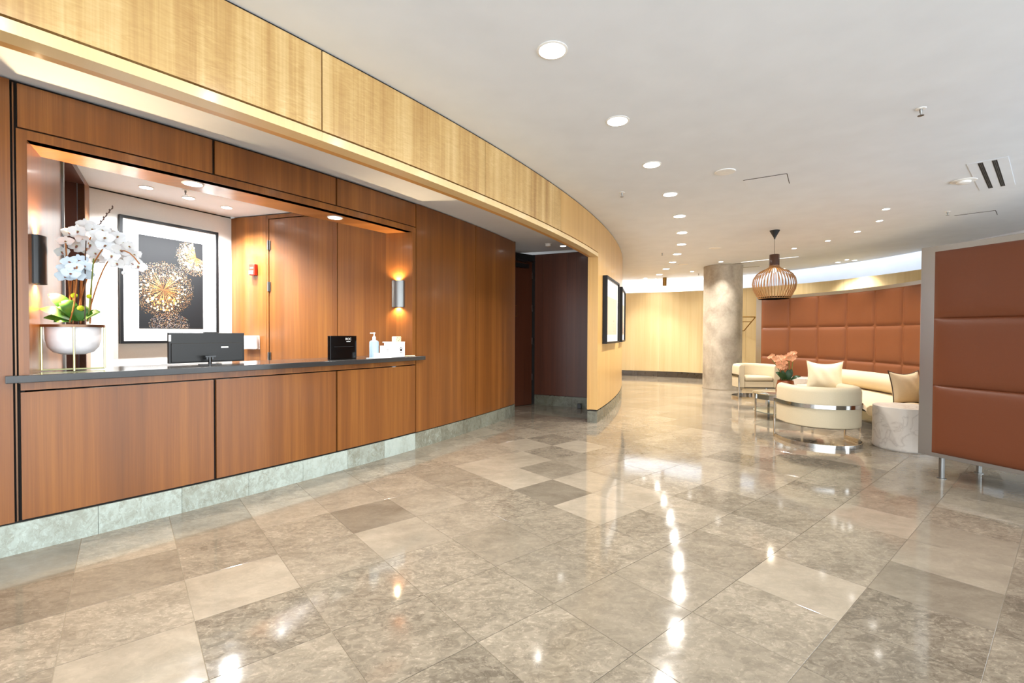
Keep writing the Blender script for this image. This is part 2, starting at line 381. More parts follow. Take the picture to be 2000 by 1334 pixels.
def thing(name, label, cat, loc=(0, 0, 0), rotz=0, group=None):
    o = bpy.data.objects.new(name, None); C.objects.link(o); o.location = loc; o.rotation_euler = (0, 0, rotz)
    o.empty_display_size = .1; o['label'] = label; o['category'] = cat; o['kind'] = 'thing'
    if group: o['group'] = group
    return o
def tag(o, label, cat, group=None):
    o['label'] = label; o['category'] = cat; o['kind'] = 'thing'
    if group: o['group'] = group
    return o
def struct(name, label=None):
    o = bpy.data.objects.new(name, None); C.objects.link(o); o['kind'] = 'structure'
    if label: o['label'] = label
    return o
def setk(o, label=None):
    o['kind'] = 'structure'
    if label: o['label'] = label
    return o
def dup(root, loc, rotz, label):
    r = root.copy(); C.objects.link(r); r.location = loc; r.rotation_euler = (0, 0, rotz); r['label'] = label
    for ch in list(root.children):
        c = ch.copy(); C.objects.link(c); c.parent = r
        for g in ch.children:
            d = g.copy(); C.objects.link(d); d.parent = c
    return r
def pol(R, t, z=0, c=None):
    c = c or RC; return Vector((c[0] + R * math.cos(t), c[1] + R * math.sin(t), z))
def spot(parent, loc, power, ang=110, blend=1.0, col=WARM, size=.05, rot=(0, 0, 0)):
    l = bpy.data.lights.new('lamp_light', 'SPOT'); l.energy = power; l.spot_size = math.radians(ang); l.spot_blend = blend; l.color = col; l.shadow_soft_size = size
    o = bpy.data.objects.new('lamp_light', l); C.objects.link(o); o.parent = parent; o.location = loc; o.rotation_euler = rot; return o

# ------------------------------------------------------------------ key geometry
RC = (-17.709, 15.211); RW = 19.374; RF = 20.72; ZC = 2.98; ZA = 2.77
FC = (2.053, 9.026); FR = 6.04                       # far wall arc
SC = (1.877, 7.885); SR = 4.28                        # booth arc
# ------------------------------------------------------------------ floor: slab, tiles
fl = B().prism([(-7, -3.6), (9, -3.6), (9, 16.5), (-7, 16.5)], -.2, -.0025).build('floor', 'grout'); setk(fl, 'floor of honed grey-beige limestone tiles')
O2 = (.5035, 1.8896); TA, TB, YAW = .45258, .46208, .8790
dA = Vector((math.sin(YAW), math.cos(YAW), 0)); dB = Vector((math.cos(YAW), -math.sin(YAW), 0))
TONE = {(-4,2):.2,(-5,2):.85,(-6,2):.85,(-5,3):.3,(-6,3):.75,(-4,3):.8,(-3,2):.9,(-3,3):.85,(-6,4):.35,(-6,5):.75,(-7,5):.3,(-6,6):.35,(-7,4):.75,(-7,3):.7,(-9,4):.7,(-8,4):.4,(-8,2):.7,(-7,1):.5,(-7,2):.6,(-5,4):.45,(-6,1):.4,(-5,1):.42,(-5,0):.5,(-4,1):.45,(-4,0):.48,(-3,1):.45,(-3,0):.42,(-2,1):.45,(-2,2):.4,(-4,-1):.55,(-5,-1):.2,(-5,-2):.5,(-4,-3):.75,(-3,-3):.35,(-4,-2):.4,(-3,-2):.42,(-3,-1):.48,(-6,-5):.3,(-5,-5):.25,(-5,-4):.38,(-4,-4):.65,(-4,-5):.7,(-5,-3):.4,(-3,-4):.75,(-2,-2):.42,(-2,-3):.5,(-2,-1):.5,(-1,-2):.3,(-1,-1):.5,(-1,0):.42,(-1,1):.48,(-2,0):.45,(-1,2):.4,(0,0):.52,(0,1):.5,(0,2):.78,(1,3):.28,(1,2):.2,(1,1):.25,(0,3):.45,(0,4):.45,(0,5):.75,(1,5):.45,(1,4):.5,(2,4):.25,(2,3):.22,(2,2):.35,(1,0):.3,(-3,7):.3,(-2,4):.38,(-2,3):.7,(-1,3):.65,(-2,5):.65,(-1,5):.4,(-1,4):.38,(-1,7):.35,(-2,7):.3,(-1,8):.3,(-1,6):.35,(0,8):.4,(0,6):.45,(1,8):.4,(1,7):.62}
SMOOTH = {(0,2),(1,3),(-5,-1),(-4,-1),(-6,-5),(1,4),(1,5),(0,5),(-4,2)}
def tile_bm(bb, base):
    g = .0012; ch = .0005
    def P(a, b_, z): return base + dA * (TA * b_) + dB * (TB * a) + Vector((0, 0, z))
    e = g / TA; f = (g + ch) / TA
    top = [P(f, f, 0), P(1 - f, f, 0), P(1 - f, 1 - f, 0), P(f, 1 - f, 0)]
    rim = [P(e, e, -ch), P(1 - e, e, -ch), P(1 - e, 1 - e, -ch), P(e, 1 - e, -ch)]
    bot = [p + Vector((0, 0, -.008)) for p in rim]
    bb.face(top[::-1])
    for i in range(4):
        j = (i + 1) % 4
        bb.face([rim[i], rim[j], top[j], top[i]][::-1]); bb.face([bot[i], bot[j], rim[j], rim[i]][::-1])
tb = B(); tile_bm(tb, Vector((0, 0, 0)))
proto = tb.build('tile', 'tile', fl, fix=True); tile_me = proto.data; bpy.data.objects.remove(proto)
cells = []
for a in range(-34, 26):
    for b_ in range(-26, 40):
        c0 = Vector((O2[0], O2[1], 0)) + dA * (TA * b_) + dB * (TB * a); cc = c0 + dA * TA / 2 + dB * TB / 2
        if not (-6.4 < cc.x < 8.4 and -3.2 < cc.y < 15.6): continue
        if math.hypot(cc.x - RC[0], cc.y - RC[1]) < RW - .35 and not (-1 < cc.x < 2 and cc.y > 7): continue
        if cc.y > FC[1] and math.hypot(cc.x - FC[0], cc.y - FC[1]) > FR + .4: continue
        vis = cc.y > .6 and abs(cc.x / cc.y) < 1.22 and 1.302 / cc.y < .80
        if vis and math.hypot(cc.x - RC[0], cc.y - RC[1]) < RW - .1 and cc.y < 7: vis = False
        cells.append((0 if vis else 1, cc.y if vis else 0, a, b_, c0))
cells.sort(key=lambda q: (q[0], q[1]))
rest = B(); rest.cols = []
for n_, (nv, yy, a, b_, c0) in enumerate(cells):
    rg = random.Random(a * 131 + b_ * 7); r1, r2, r3 = rg.random(), rg.random(), rg.random()
    tone = TONE.get((a, b_), .3 + .35 * r1 if r2 < .8 else .72); fleck = .25 if (a, b_) in SMOOTH or tone > .72 else .45 + .75 * r3
    tone = .5 + (tone - .5) * (.5 if tone > .5 else .85)
    if c0.x > 3 and c0.y < 8: fleck *= .6
    if n_ < 298:
        o = bpy.data.objects.new('tile', tile_me); C.objects.link(o); o.parent = fl; o.location = c0; o.color = (tone, fleck, r2, 1)
    else:
        i0 = len(rest.f); tile_bm(rest, c0); rest.cols += [(tone, fleck, r2, 1)] * (len(rest.f) - i0)
rest.build('floor_tiles', 'tile_far', fl, kind='stuff', fix=False)

# ------------------------------------------------------------------ ceilings
far_arc = [tuple(pol(FR, math.radians(d), 0, FC)[:2]) for d in range(105, -1, -5)]
ceil_poly = [(-6.6, -3.6), (8.1, -3.6)] + far_arc[::-1] + [(-6.6, 15.0)]
cl = B().prism(ceil_poly, ZC, ZC + .12).build('ceiling', 'white'); setk(cl, 'smooth white lobby ceiling')
# alcove ceiling between reception wall and fascia beam, office ceiling
al = B(); al.arc(18.3, 20.57, -.95, -.36, ZA, ZA + .1, n=60)
al.build('ceiling_alcove', 'white')['kind'] = 'structure'
OA, OB, OC, OD = (-3.042, 3.035), (-4.25, 4.72), (-3.58, 5.98), (-1.427, 5.30)
B().prism([(-6.4, 2.6), (-2.9, 2.6), (-.9, 5.6), (-2.2, 7.6), (-6.4, 7.6)], ZA + .001, ZA + .09).build('ceiling_office', 'white')['kind'] = 'structure'

# ------------------------------------------------------------------ reception wall (curved, cherry panels)
T0, TL, TE = -.95, -.6999, -.41138          # far left end, groove left of the opening, right end
OL, OR = -.69733, -.54196                   # opening
wl = struct('wall_left', 'curved reception wall clad in cherry-brown veneer panels')
back = B()
back.arc(19.10, 19.350, T0, OL - .001, 0, ZA - .005); back.arc(19.10, 19.350, OR + .001, TE, 0, ZA - .005)
back.arc(19.16, 19.350, OL - .001, OR + .001, 0, .94); back.arc(19.16, 19.350, OL - .001, OR + .001, 2.475, ZA - .005)
back.build('wall_core', 'shadow', wl)
g = .0004
def wpanel(t0, t1, z0, z1, mat='cherry', name='wood_panel', Ri=19.345, Ro=RW, gg=.00034):
    b_ = B().arc(Ri, Ro, t0 + gg, t1 - gg, z0, z1); return b_.build(name, mat, wl, smooth=30)
seams = [TL, -.64685, -.5931, -.53912]
for a, b_ in zip(seams[:-1], seams[1:]):
    wpanel(a + .0003, b_, 2.498, ZA - .022)      # header panels
    wpanel(a + .0003, b_, .195, .947)            # front panels
wpanel(TL + .0003, -.53912, .958, 1.005, name='counter_rail')
wpanel(-.53912, -.47641, .190, ZA - .012); wpanel(-.47641, TE, .190, ZA - .012)
wpanel(-.775, TL - .0006, .190, ZA - .012); wpanel(-.86, -.775, .190, ZA - .012); wpanel(T0, -.86, .190, ZA - .012)
# light alloy edge strips in the wide reveal left of the counter
B().arc(19.345, 19.366, TL - .00045, TL - .0001, .19, ZA - .02).build('reveal_strip', 'bronze', wl)
# opening frame: face strips, jamb linings, soffit
fr = B(); fr.arc(19.3, RW, OL, -.53925, 2.432, 2.488); fr.build('opening_frame', 'cherry', wl, smooth=30)
fr = B(); fr.arc(19.3, RW, TL + .0003, OL, 1.0, 2.488); fr.build('opening_frame', 'cherry', wl, smooth=30)
fr = B(); fr.arc(19.3, RW, OR, -.53925, 1.05, 2.432); fr.build('opening_frame', 'cherry', wl, smooth=30)
fa, fb = pol(RW - .001, OL), pol(RW - .001, OR)
ba, bb = Vector((*OA, 0)), Vector((*OD, 0))
na = (ba - fa).normalized(); nb = (bb - fb).normalized()
pa = Vector((na.y, -na.x, 0)); pb = Vector((nb.y, -nb.x, 0))          # perpendiculars
if pa.dot(fb - fa) > 0: pa = -pa
if pb.dot(fa - fb) > 0: pb = -pb
jl = B().box(fa + Vector((0, 0, 1.04)), ba - fa, pa * .03, (0, 0, 2.432 - 1.04)).build('jamb_lining', 'cherry', wl)
jr = B().box(fb + Vector((0, 0, 1.04)), bb - fb, pb * .03, (0, 0, 2.432 - 1.04)).build('jamb_lining', 'cherry', wl)
sp = [tuple(pol(RW - .001, OL + (OR - OL) * i / 16)[:2]) for i in range(17)] + [OD, OA]
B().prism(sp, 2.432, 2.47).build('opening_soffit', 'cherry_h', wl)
# drop behind the header up to the office ceiling
B().box(Vector((*OA, 2.44)), bb - ba, Vector((.07, -.05, 0)), (0, 0, ZA - 2.44)).build('header_back', 'cherry', wl)
# end return of the reception wall
e0 = pol(RW, TE); B().box(e0 + Vector((0, 0, 0)), Vector((-.28, .42, 0)), Vector((-.02, -.012, 0)), (0, 0, ZA)).build('wall_return', 'mahogany', wl)
# baseboard of stone pieces
bl = struct('baseboard_left', 'stone baseboard under the reception wall')
dT = .02372; t = -13.208 / RW - 12 * dT; k = 0
while t < TE - .002:
    t1 = min(t + dT, TE)
    if t > T0 - .03:
        rg = random.Random(k + 5)
        B().arc(19.30, RW + .001, max(t, T0) + .00006, t1 - .00006, 0.0, .180).build('stone_tile', 'base_stone', bl, color=(.7 + .3 * rg.random() if t < -.54 else .2 + .3 * rg.random(), .6 + .5 * rg.random(), rg.random(), 1))  # left pieces coloured paler and bluer for the daylight on them
    t += dT; k += 1
B().arc(19.25, RW - .012, T0, TE - .0005, .178, .192).build('reveal', 'shadow', bl)

# counter top slab
cp = [tuple(pol(RW + .05, -.7025 + (-.5335 + .7025) * i / 20)[:2]) for i in range(21)] + [tuple(pol(RW + .002, -.5335)[:2]), tuple(pol(RW + .002, OR)[:2])]
cp += [tuple((fb + (bb - fb) * 1.4 + pb * -.0)[:2])] 
cp += [tuple(pol(18.86, -.555 + (-.690 + .555) * i / 12)[:2]) for i in range(13)]
cp += [tuple((fa + (ba - fa) * 1.5)[:2]), tuple(pol(RW + .002, OL)[:2]), tuple(pol(RW + .002, -.7025)[:2])]
ct = B().prism(cp, 1.006, 1.05).build('countertop', 'granite', bevel=.003); tag(ct, 'long curved black granite reception counter top', 'counter')

# ------------------------------------------------------------------ office behind the counter
wo = struct('wall_office', 'walls of the office behind the counter')
A3, B3, C3, D3 = Vector((*OA, 0)), Vector((*OB, 0)), Vector((*OC, 0)), Vector((*OD, 0))
ul = (B3 - A3).normalized(); nl = Vector((-ul.y, ul.x, 0));  nl = nl if nl.x < 0 else -nl     # away from room
def lpt(px_): return A3 + ul * px_
LW = (B3 - A3).length
d0, d1 = (Vector((-3.45, 3.60, 0)) - A3).length, (Vector((-4.07, 4.48, 0)) - A3).length
B().box(A3 + Vector((0, 0, 1.0 * 0)), ul * (d0 - .08), nl * .15, (0, 0, ZA)).build('wood_panel', 'cherry', wo)
B().box(A3 + ul * d1, ul * (LW - d1), nl * .05, (0, 0, ZA)).build('wood_panel', 'cherry', wo)
B().box(A3 + ul * (d0 - .08), ul * .045, nl * .2 - Vector((0, 0, 0)), (0, 0, ZA)).build('wood_panel', 'mahogany', wo)
B().box(A3 + ul * (d0 - .035) - nl * .012, ul * .035, nl * .2, (0, 0, 2.70)).build('door_edge_trim', 'nickel', wo)
d3 = struct('door_3', 'dark open doorway left of the framed art')
B().box(A3 + ul * (d0 - .08) + nl * .0, ul * (d1 - d0 + .08), nl * .42, (0, 0, ZA - 2.71)).box(A3 + ul * (d0 - .04) + Vector((0, 0, 2.71)), ul * (d1 - d0 + .04), nl * .30, (0, 0, .06)).build('door_head', 'mahogany', d3)
for i, (o1, dd) in enumerate(((0, .05), (.055, .09), (.15, .15))):
    B().box(A3 + ul * (d1 - .012 * i) + nl * o1, ul * .04, nl * dd, (0, 0, 2.71)).build('door_jamb', 'mahogany', d3)
hp = A3 + ul * (d1 - .028) + nl * .155 + Vector((0, 0, 2.13))
hg = B().box(hp, ul * .006 - ul * .012, nl * .06, (0, 0, .13)).build('hinge', 'hinge', d3, label='steel hinge plate')
# art wall
nb2 = (C3 - B3).normalized(); nn = Vector((-nb2.y, nb2.x, 0)); nn = nn if nn.x < 0 else -nn
B().box(B3, C3 - B3, nn * .1, (0, 0, ZA - .015)).build('wallpaper_wall', 'wallpaper', wo)
B().box(B3 + nn * .012 + Vector((0, 0, ZA - .016)), C3 - B3, nn * .1, (0, 0, .02)).build('shadow_gap', 'shadow', wo)
# right office wall with door 2
ur = (D3 - C3).normalized(); nr = Vector((-ur.y, ur.x, 0)); nr = nr if nr.y > 0 else -nr
def rd(x, y): return (Vector((x, y, 0)) - C3).dot(ur)
q0, q1 = rd(-3.04, 5.836), rd(-3.004, 5.826)
q2, q3 = rd(-2.10, 5.586), rd(-2.035, 5.568)
QE = (D3 - C3).length
zz = ZA - .012
B().box(C3, ur * (q0 - .004), nr * .1, (0, 0, zz)).build('wood_panel', 'cherry', wo)
B().box(C3 + ur * (q3 + .012), ur * (QE - q3 - .012), nr * .1, (0, 0, zz)).build('wood_panel', 'cherry', wo)
B().box(C3 + nr * .05, ur * QE, nr * .08, (0, 0, ZA)).build('wall_core', 'shadow', wo)
d2 = struct('door_2', 'flush cherry office door with steel hinges')
B().box(C3 + ur * q0, ur * (q1 - q0 - .004), nr * .04, (0, 0, zz)).build('door_frame', 'cherry', d2)
B().box(C3 + ur * (q2 + .006), ur * (q3 - q2 - .004), nr * .04, (0, 0, zz)).build('door_frame', 'cherry', d2)
B().box(C3 + ur * q0 + Vector((0, 0, 2.715)), ur * (q3 - q0), nr * .04, (0, 0, zz - 2.715)).build('door_frame', 'cherry', d2)
lf = B().box(C3 + ur * (q1 + .004) + nr * .006, ur * (q2 - q1 - .004), nr * .04, (0, 0, 2.705)).build('door_leaf', 'cherry', d2)
for z in (2.33, 1.82, .95, .3):
    h = B().tube([C3 + ur * (q1 - .001) - nr * .010 + Vector((0, 0, z)), C3 + ur * (q1 - .001) - nr * .010 + Vector((0, 0, z + .115))], .011, 8)
    h.box(C3 + ur * (q1 - .02) - nr * .003 + Vector((0, 0, z)), ur * .045, nr * .006, (0, 0, .115)); h.build('hinge', 'nickel', d2, label='nickel hinge')
# pale room beyond the left doorway
B().box(Vector((-6.2, 2.4, 0)), Vector((1.2, 3.6, 0)), Vector((-.1, .03, 0)), (0, 0, ZA)).build('wall_back_room', 'white')['kind'] = 'structure'
B().box(Vector((-6.0, 2.45, 0)), Vector((2.75, .45, 0)), Vector((.01, -.1, 0)), (0, 0, ZA)).build('wall_back_room_side', 'white')['kind'] = 'structure'
B().box(Vector((-4.9, 6.0, 0)), Vector((.62, -1.2, 0)), Vector((.05, .05, 0)), (0, 0, ZA)).build('wall_back_room_end', 'white')['kind'] = 'structure'

# ------------------------------------------------------------------ anigre fascia beam and curved centre wall
wc = struct('wall_centre', 'curved figured golden veneer fascia and wall')
TJ = -8.60 / RF; TZ = -.012
fs = [-.95, -.8698, -.7943, -.7187, -.6431, -.56762, -.49136]
for a, b_ in zip(fs[:-1], fs[1:]):
    B().arc(20.68, RF, a + .0002, b_ - .0002, 2.503, ZC - .012).build('veneer_panel', 'anigre', wc, smooth=30)
    B().arc(20.62, RF, a + .00003, b_ - .00003, 2.44, 2.492).build('beam_edge', 'anigre_edge', wc, smooth=30)
    B().arc(20.57, 20.62, a + .00003, b_ - .00003, 2.441, 2.50).build('beam_soffit', 'anigre_h', wc, smooth=30)
    B().arc(20.57, 20.63, a, b_, 2.5, ZA + .005).build('beam_back', 'anigre_plain', wc, smooth=30)
B().arc(20.62, RF, fs[-1] + .00003, TJ + .0008, 2.44, 2.492).build('beam_edge', 'anigre_edge', wc, smooth=30)
B().arc(20.57, 20.62, fs[-1] + .00003, TJ, 2.441, 2.50).build('beam_soffit', 'anigre_h', wc, smooth=30)
B().arc(20.57, 20.63, fs[-1], TJ, 2.5, ZA + .005).build('beam_back', 'anigre_plain', wc, smooth=30)
B().arc(20.61, 20.683, -.95, TJ + .001, 2.491, 2.504, n=60).build('shadow_gap', 'shadow', wc)
B().arc(20.64, RF - .006, -.95, TZ, ZC - .013, ZC - .001, n=120).build('shadow_gap', 'shadow', wc)
B().arc(20.68, RF, fs[-1] + .00012, TJ + .0006, 2.503, ZC - .012).build('veneer_panel', 'anigre_plain', wc, smooth=30)
ws = [TJ + .0006, -.34, -.265, -.19, -.115, -.04, TZ]
for i, (a, b_) in enumerate(zip(ws[:-1], ws[1:])):
    B().arc(20.60, RF, a + (.00008 if i else -.0000), b_ - .00008, .19, ZC - .012).build('veneer_panel', 'anigre_plain', wc, smooth=30)
B().arc(20.57, 20.60, TJ, TJ + .02, .19, 2.9).build('jamb_panel', 'anigre_plain', wc)
B().arc(20.52, 20.60, TJ + .02, TZ, 0, 2.9, n=80).build('wall_core', 'mahogany', wc)
bc = struct('baseboard_centre', 'stone baseboard of the curved golden wall')
B().arc(20.575, RF - .012, TJ + .0004, TZ, .17, .192, n=80).build('reveal', 'shadow', bc)
t = TJ; k = 0; dT2 = .457 / RF
while t < TZ:
    rg = random.Random(k + 50); B().arc(20.575, RF + .001, t + .00005, min(t + dT2, TZ) - .00005, 0, .172).build('stone_tile', 'base_stone', bc, color=(.05 + .12 * rg.random(), .5, rg.random(), 1)); t += dT2; k += 1

# ------------------------------------------------------------------ dark alcove with door
wa = struct('wall_alcove', 'dark mahogany alcove wall')
a0, a1 = Vector((.418, 8.657, 0)), Vector((1.291, 8.26, 0)); ua = (a1 - a0).normalized(); na_ = Vector((-ua.y, ua.x, 0)); na_ = na_ if na_.y > 0 else -na_
B().box(a0 + Vector((0, 0, .19)), ua * .16, na_ * .1, (0, 0, ZA - .2)).build('wood_panel', 'mahogany', wa)
B().box(a0 + ua * .161 + Vector((0, 0, .19)), ua * .46, na_ * .1, (0, 0, ZA - .2)).build('wood_panel', 'mahogany', wa)
B().box(a0 + ua * .622 + Vector((0, 0, .19)), ua * .78, na_ * .1, (0, 0, ZA - .2)).build('wood_panel', 'mahogany', wa)
B().box(a0 + na_ * .02, ua * 1.4, na_ * .1, (0, 0, ZA)).build('wall_core', 'shadow', wa)
B().prism([(.37, 8.69), (.42, 8.675), (.44, 8.70), (.44, 9.1), (.1, 9.1)], 0, ZA).build('corner_shadow_box', 'shadow', wa)  # black block added so the lit gap beside the door reads as shade
ba2 = struct('baseboard_alcove', 'grey stone baseboard in the alcove')
for i in range(4):
    B().box(a0 + ua * (.36 * i + .001) - na_ * .002, ua * min(.358, 1.4 - .36 * i), na_ * .03, (0, 0, .183)).build('stone_tile', 'base_stone', ba2, color=(.08 + .06 * i, .5, .2 * i, 1))
dr = struct('door_1', 'dark mahogany door in the alcove')
b0, b1 = Vector((.366, 8.656, 0)), Vector((.06, 8.402, 0)); ud = (b1 - b0).normalized(); nd = Vector((-ud.y, ud.x, 0)); nd = nd if nd.y > 0 else -nd
B().box(b0 + Vector((0, 0, .008)), ud * .92, nd * .045, (0, 0, 2.64)).build('door_leaf', 'mahogany', dr)
B().box(b0 + nd * .05 - ud * .06, ud * 1.2, nd * .06, (0, 0, ZA)).build('door_frame', 'shadow', dr)
B().box(b0 + Vector((0, 0, 2.655)), ud * 1.0, nd * .06, (0, 0, .11)).build('door_head', 'shadow', dr)
for z in (2.32, 1.72, 1.12, .45):
    B().box(b0 - ud * .028 - nd * .012 + Vector((0, 0, z)), ud * .026, nd * .014, (0, 0, .12)).build('hinge', 'nickel', dr, label='nickel hinge')
tc_ = B(); tc_.box(b0 + ud * .12 - nd * .055 + Vector((0, 0, 2.50)), ud * .34, nd * .05, (0, 0, .075))
cz = tc_.build('door_closer', 'black', dr, label='black door closer', bevel=.004)
arm = B(); arm.box(b0 + ud * .16 - nd * .05 + Vector((0, 0, 2.60)), ud * .36 - nd * .10, nd * .02, (0, 0, .015)).box(b0 + ud * .50 - nd * .15 + Vector((0, 0, 2.615)), -ud * .5 + nd * .06, nd * .02, (0, 0, .015))
arm.build('closer_arm', 'black', cz)
pt = B(); pc = b0 + ud * .36 - nd * .004 + Vector((0, 0, 1.62))
for x_, y_, sx_, sz_ in ((0, 0, .008, .2), (.1, 0, .008, .2), (0, 0, .108, .008), (0, .192, .108, .008)): pt.box(pc + ud * x_ + Vector((0, 0, y_)), ud * sx_, nd * .006, (0, 0, sz_))
pt.build('door_plate', 'brass', dr)
ds = B().cbox(1.19, 8.20, .0, .07, .05, .09, -.4).build('door_stop', 'black', bevel=.006); tag(ds, 'small black door stop on the floor by the alcove baseboard', 'doorstop')

# ------------------------------------------------------------------ far curved wall with light cove
wf = struct('wall_far', 'pale curved veneer wall with a light cove above it')
ZT = 2.62
a = math.radians(100); i = 0
while a > math.radians(-2):
    a2 = a - 1.22 / FR
    B().arc(FR, FR + .08, a2 + .0003, a - .0003, .17, ZT, c=FC).build('veneer_panel', 'maple', wf, smooth=30); a = a2
B().arc(FR + .02, FR + .5, math.radians(-5), math.radians(106), 0, ZT - .03, n=60, c=FC).build('wall_core', 'white', wf)
B().arc(FR + .42, FR + .5, math.radians(-5), math.radians(106), ZT - .05, ZC + .4, n=60, c=FC).build('cove_back', 'white', wf, smooth=30)
B().arc(FR - .02, FR + .5, math.radians(-5), math.radians(106), ZC + .36, ZC + .42, n=60, c=FC).build('cove_top', 'white', wf)
B().arc(FR + .16, FR + .19, math.radians(46), math.radians(104), ZT - .028, ZT - .01, n=40, c=FC).build('led_strip', 'led', wf)
bf = struct('baseboard_far', 'dark stone baseboard of the far wall')
a = math.radians(100); k = 0
while a > math.radians(-2):
    a2 = a - .6 / FR; rg = random.Random(k + 90)
    B().arc(FR - .012, FR + .03, a2 + .0003, a - .0003, 0, .168, c=FC).build('stone_tile', 'base_dark', bf, color=(.2 + .3 * rg.random(), .6, rg.random(), 1)); a = a2; k += 1
# right wall, left return and glazed front behind the camera
B().box(Vector((8.09, 4.1, 0)), Vector((0, 4.95, 0)), Vector((.12, 0, 0)), (0, 0, ZC)).build('wall_right', 'white')['kind'] = 'structure'
ws2 = struct('added_side_glazing', 'added glazed side out of view, open for the ceiling fill light')  # unseen glazing added to go with the side fill light
for i in range(6): B().cbox(8.14, -3.5 + i * 1.5, 0, .1, .07, ZC).build('mullion', 'black', ws2)
B().box((8.09, -3.6, 0), (.1, 0, 0), (0, 7.7, 0), (0, 0, .12)).build('window_sill', 'black', ws2)
B().box(Vector((-6.45, -3.6, 0)), Vector((0, 3.2, 0)), Vector((-.12, 0, 0)), (0, 0, ZC)).build('wall_left_return', 'white')['kind'] = 'structure'
wn = struct('window_1', 'glazed lobby front')
for i in range(10):
    B().cbox(-6.4 + i * 1.61, -3.55, 0, .07, .1, ZC).build('mullion', 'black', wn)
B().box((-6.45, -3.6, 0), (14.6, 0, 0), (0, .1, 0), (0, 0, .12)).build('window_sill', 'black', wn)

# ------------------------------------------------------------------ concrete column
colm = B().lathe([(.44, 0), (.44, 1.0), (.44, 2.0), (.44, ZC - .004)], 64, (5.15, 11.46, 0)).build('column', 'concrete', smooth=40); setk(colm, 'round raw concrete column by the seating area')
B().lathe([(.452, 0), (.452, .012)], 64, (5.15, 11.46, 0)).build('column_joint', 'grout', colm)

# ------------------------------------------------------------------ leather screens
def quilt(parent, fn, nrm, u0, u1, z0, z1, bulge, name, mat, n=10):
    """padded panel: fn(u,z) surface point, nrm(u) outward unit normal"""
    def P(i, j):
        u = u0 + (u1 - u0) * i; z = z0 + (z1 - z0) * j
        e = min(1, 4 * i * (1 - i) * 3.0) ** .5 * min(1, 4 * j * (1 - j) * 3.0) ** .5 if 0 < i < 1 and 0 < j < 1 else 0
        q = fn(u); return Vector((q[0], q[1], z)) + nrm(u) * (bulge * e)
    b_ = B()
    vals = [0, .012, .03, .06, .12, .3, .5, .7, .88, .94, .97, .988, 1]
    W = len(vals); i0 = len(b_.v)
    for j in vals:
        for i in vals: b_.v.append(P(i, j))
    for j in range(W - 1):
        for i in range(W - 1):
            b_.f.append([i0 + j * W + i, i0 + j * W + i + 1, i0 + (j + 1) * W + i + 1, i0 + (j + 1) * W + i]); b_.uv.append([(0, 0)] * 4); b_.m.append(0)
    return b_.build(name, mat, parent, smooth=50, fix=False)
# far booth screen: arc about SC
s2 = thing('booth_screen', 'long curved quilted tan leather screen behind the cream sofa', 'partition', tuple(pol(SR + .1, 0, 0, SC)))
tA, tB = math.radians(-42), math.atan2(10.24 - SC[1], 5.44 - SC[0])
stp = .0
bnds = [tB]
pxs = [(5.77, 9.74), (5.98, 9.15), (6.08, 8.49), (6.13, 7.9), (6.10, 7.36)]
seam_t = [tB] + [math.atan2(y - SC[1], x - SC[0]) for x, y in pxs]
step = (seam_t[0] - seam_t[-1]) / 5
seam_t = [tB - step * i for i in range(11)]
sb = B(); sb.arc(SR + .02, SR + .16, seam_t[-1] - .02, tB + .028, .20, 2.135, n=50, c=SC); sb.build('steel_frame', 'steel', s2, smooth=30)
B().arc(SR + .012, SR + .022, seam_t[-1], tB, .235, 2.075, n=50, c=SC).build('panel_backing', 'leather_far', s2)
zr = [(.235, .85), (.85, 1.465), (1.465, 2.075)]
for k in range(10):
    for z0, z1 in zr:
        ta, tb2 = seam_t[k + 1], seam_t[k]
        quilt(s2, lambda u: pol(SR + .025, u, 0, SC), lambda u: Vector((-math.cos(u), -math.sin(u), 0)), tb2, ta, z0, z1, .035, 'leather_panel', 'leather_far')
for tt in (tB, seam_t[3], seam_t[7]):
    p = pol(SR + .09, tt - .02, 0, SC); B().tube([p, p + Vector((0, 0, .21))], .02, 12).build('leg', 'steel', s2)
# near screen: thick straight block
P0, P1 = Vector((3.838, 4.405, 0)), Vector((4.40, 2.72, 0)); us = (P1 - P0).normalized(); ns = Vector((us.y, -us.x, 0)); ns = ns if ns.x > 0 else -ns
s1 = thing('lobby_screen', 'thick tan leather and brushed steel partition standing nearest at right', 'partition', tuple(P0 + us * .7 + ns * .3))
L1 = (P1 - P0).length
body = B().box(P0 + Vector((0, 0, .195)), us * L1, ns * .62, (0, 0, 2.125 - .195)).build('steel_frame', 'steel', s1, bevel=.004)
for z0, z1 in ((.232, .848), (.848, 1.462), (1.462, 2.07)):
    quilt(s1, lambda u: P0 + us * u - ns * .006, lambda u: -ns, .115, L1 - .05, z0, z1, .028, 'leather_panel', 'leather')
qs = [P0 + us * .115 - ns * .006, P0 + us * (L1 - .05) - ns * .006]
B().box(qs[0] + Vector((0, 0, .232)), qs[1] - qs[0], ns * .006, (0, 0, 1.838)).build('panel_backing', 'leather', s1)
for a_, b_ in ((.17, .04), (.17, .58), (1.2, .04), (1.2, .58)):
    p = P0 + us * a_ + ns * b_
    B().tube([p, p + Vector((0, 0, .197))], .021, 16).lathe([(.034, 0), (.034, .006), (.022, .008)], 16, p).build('leg', 'nickel', s1, smooth=40)

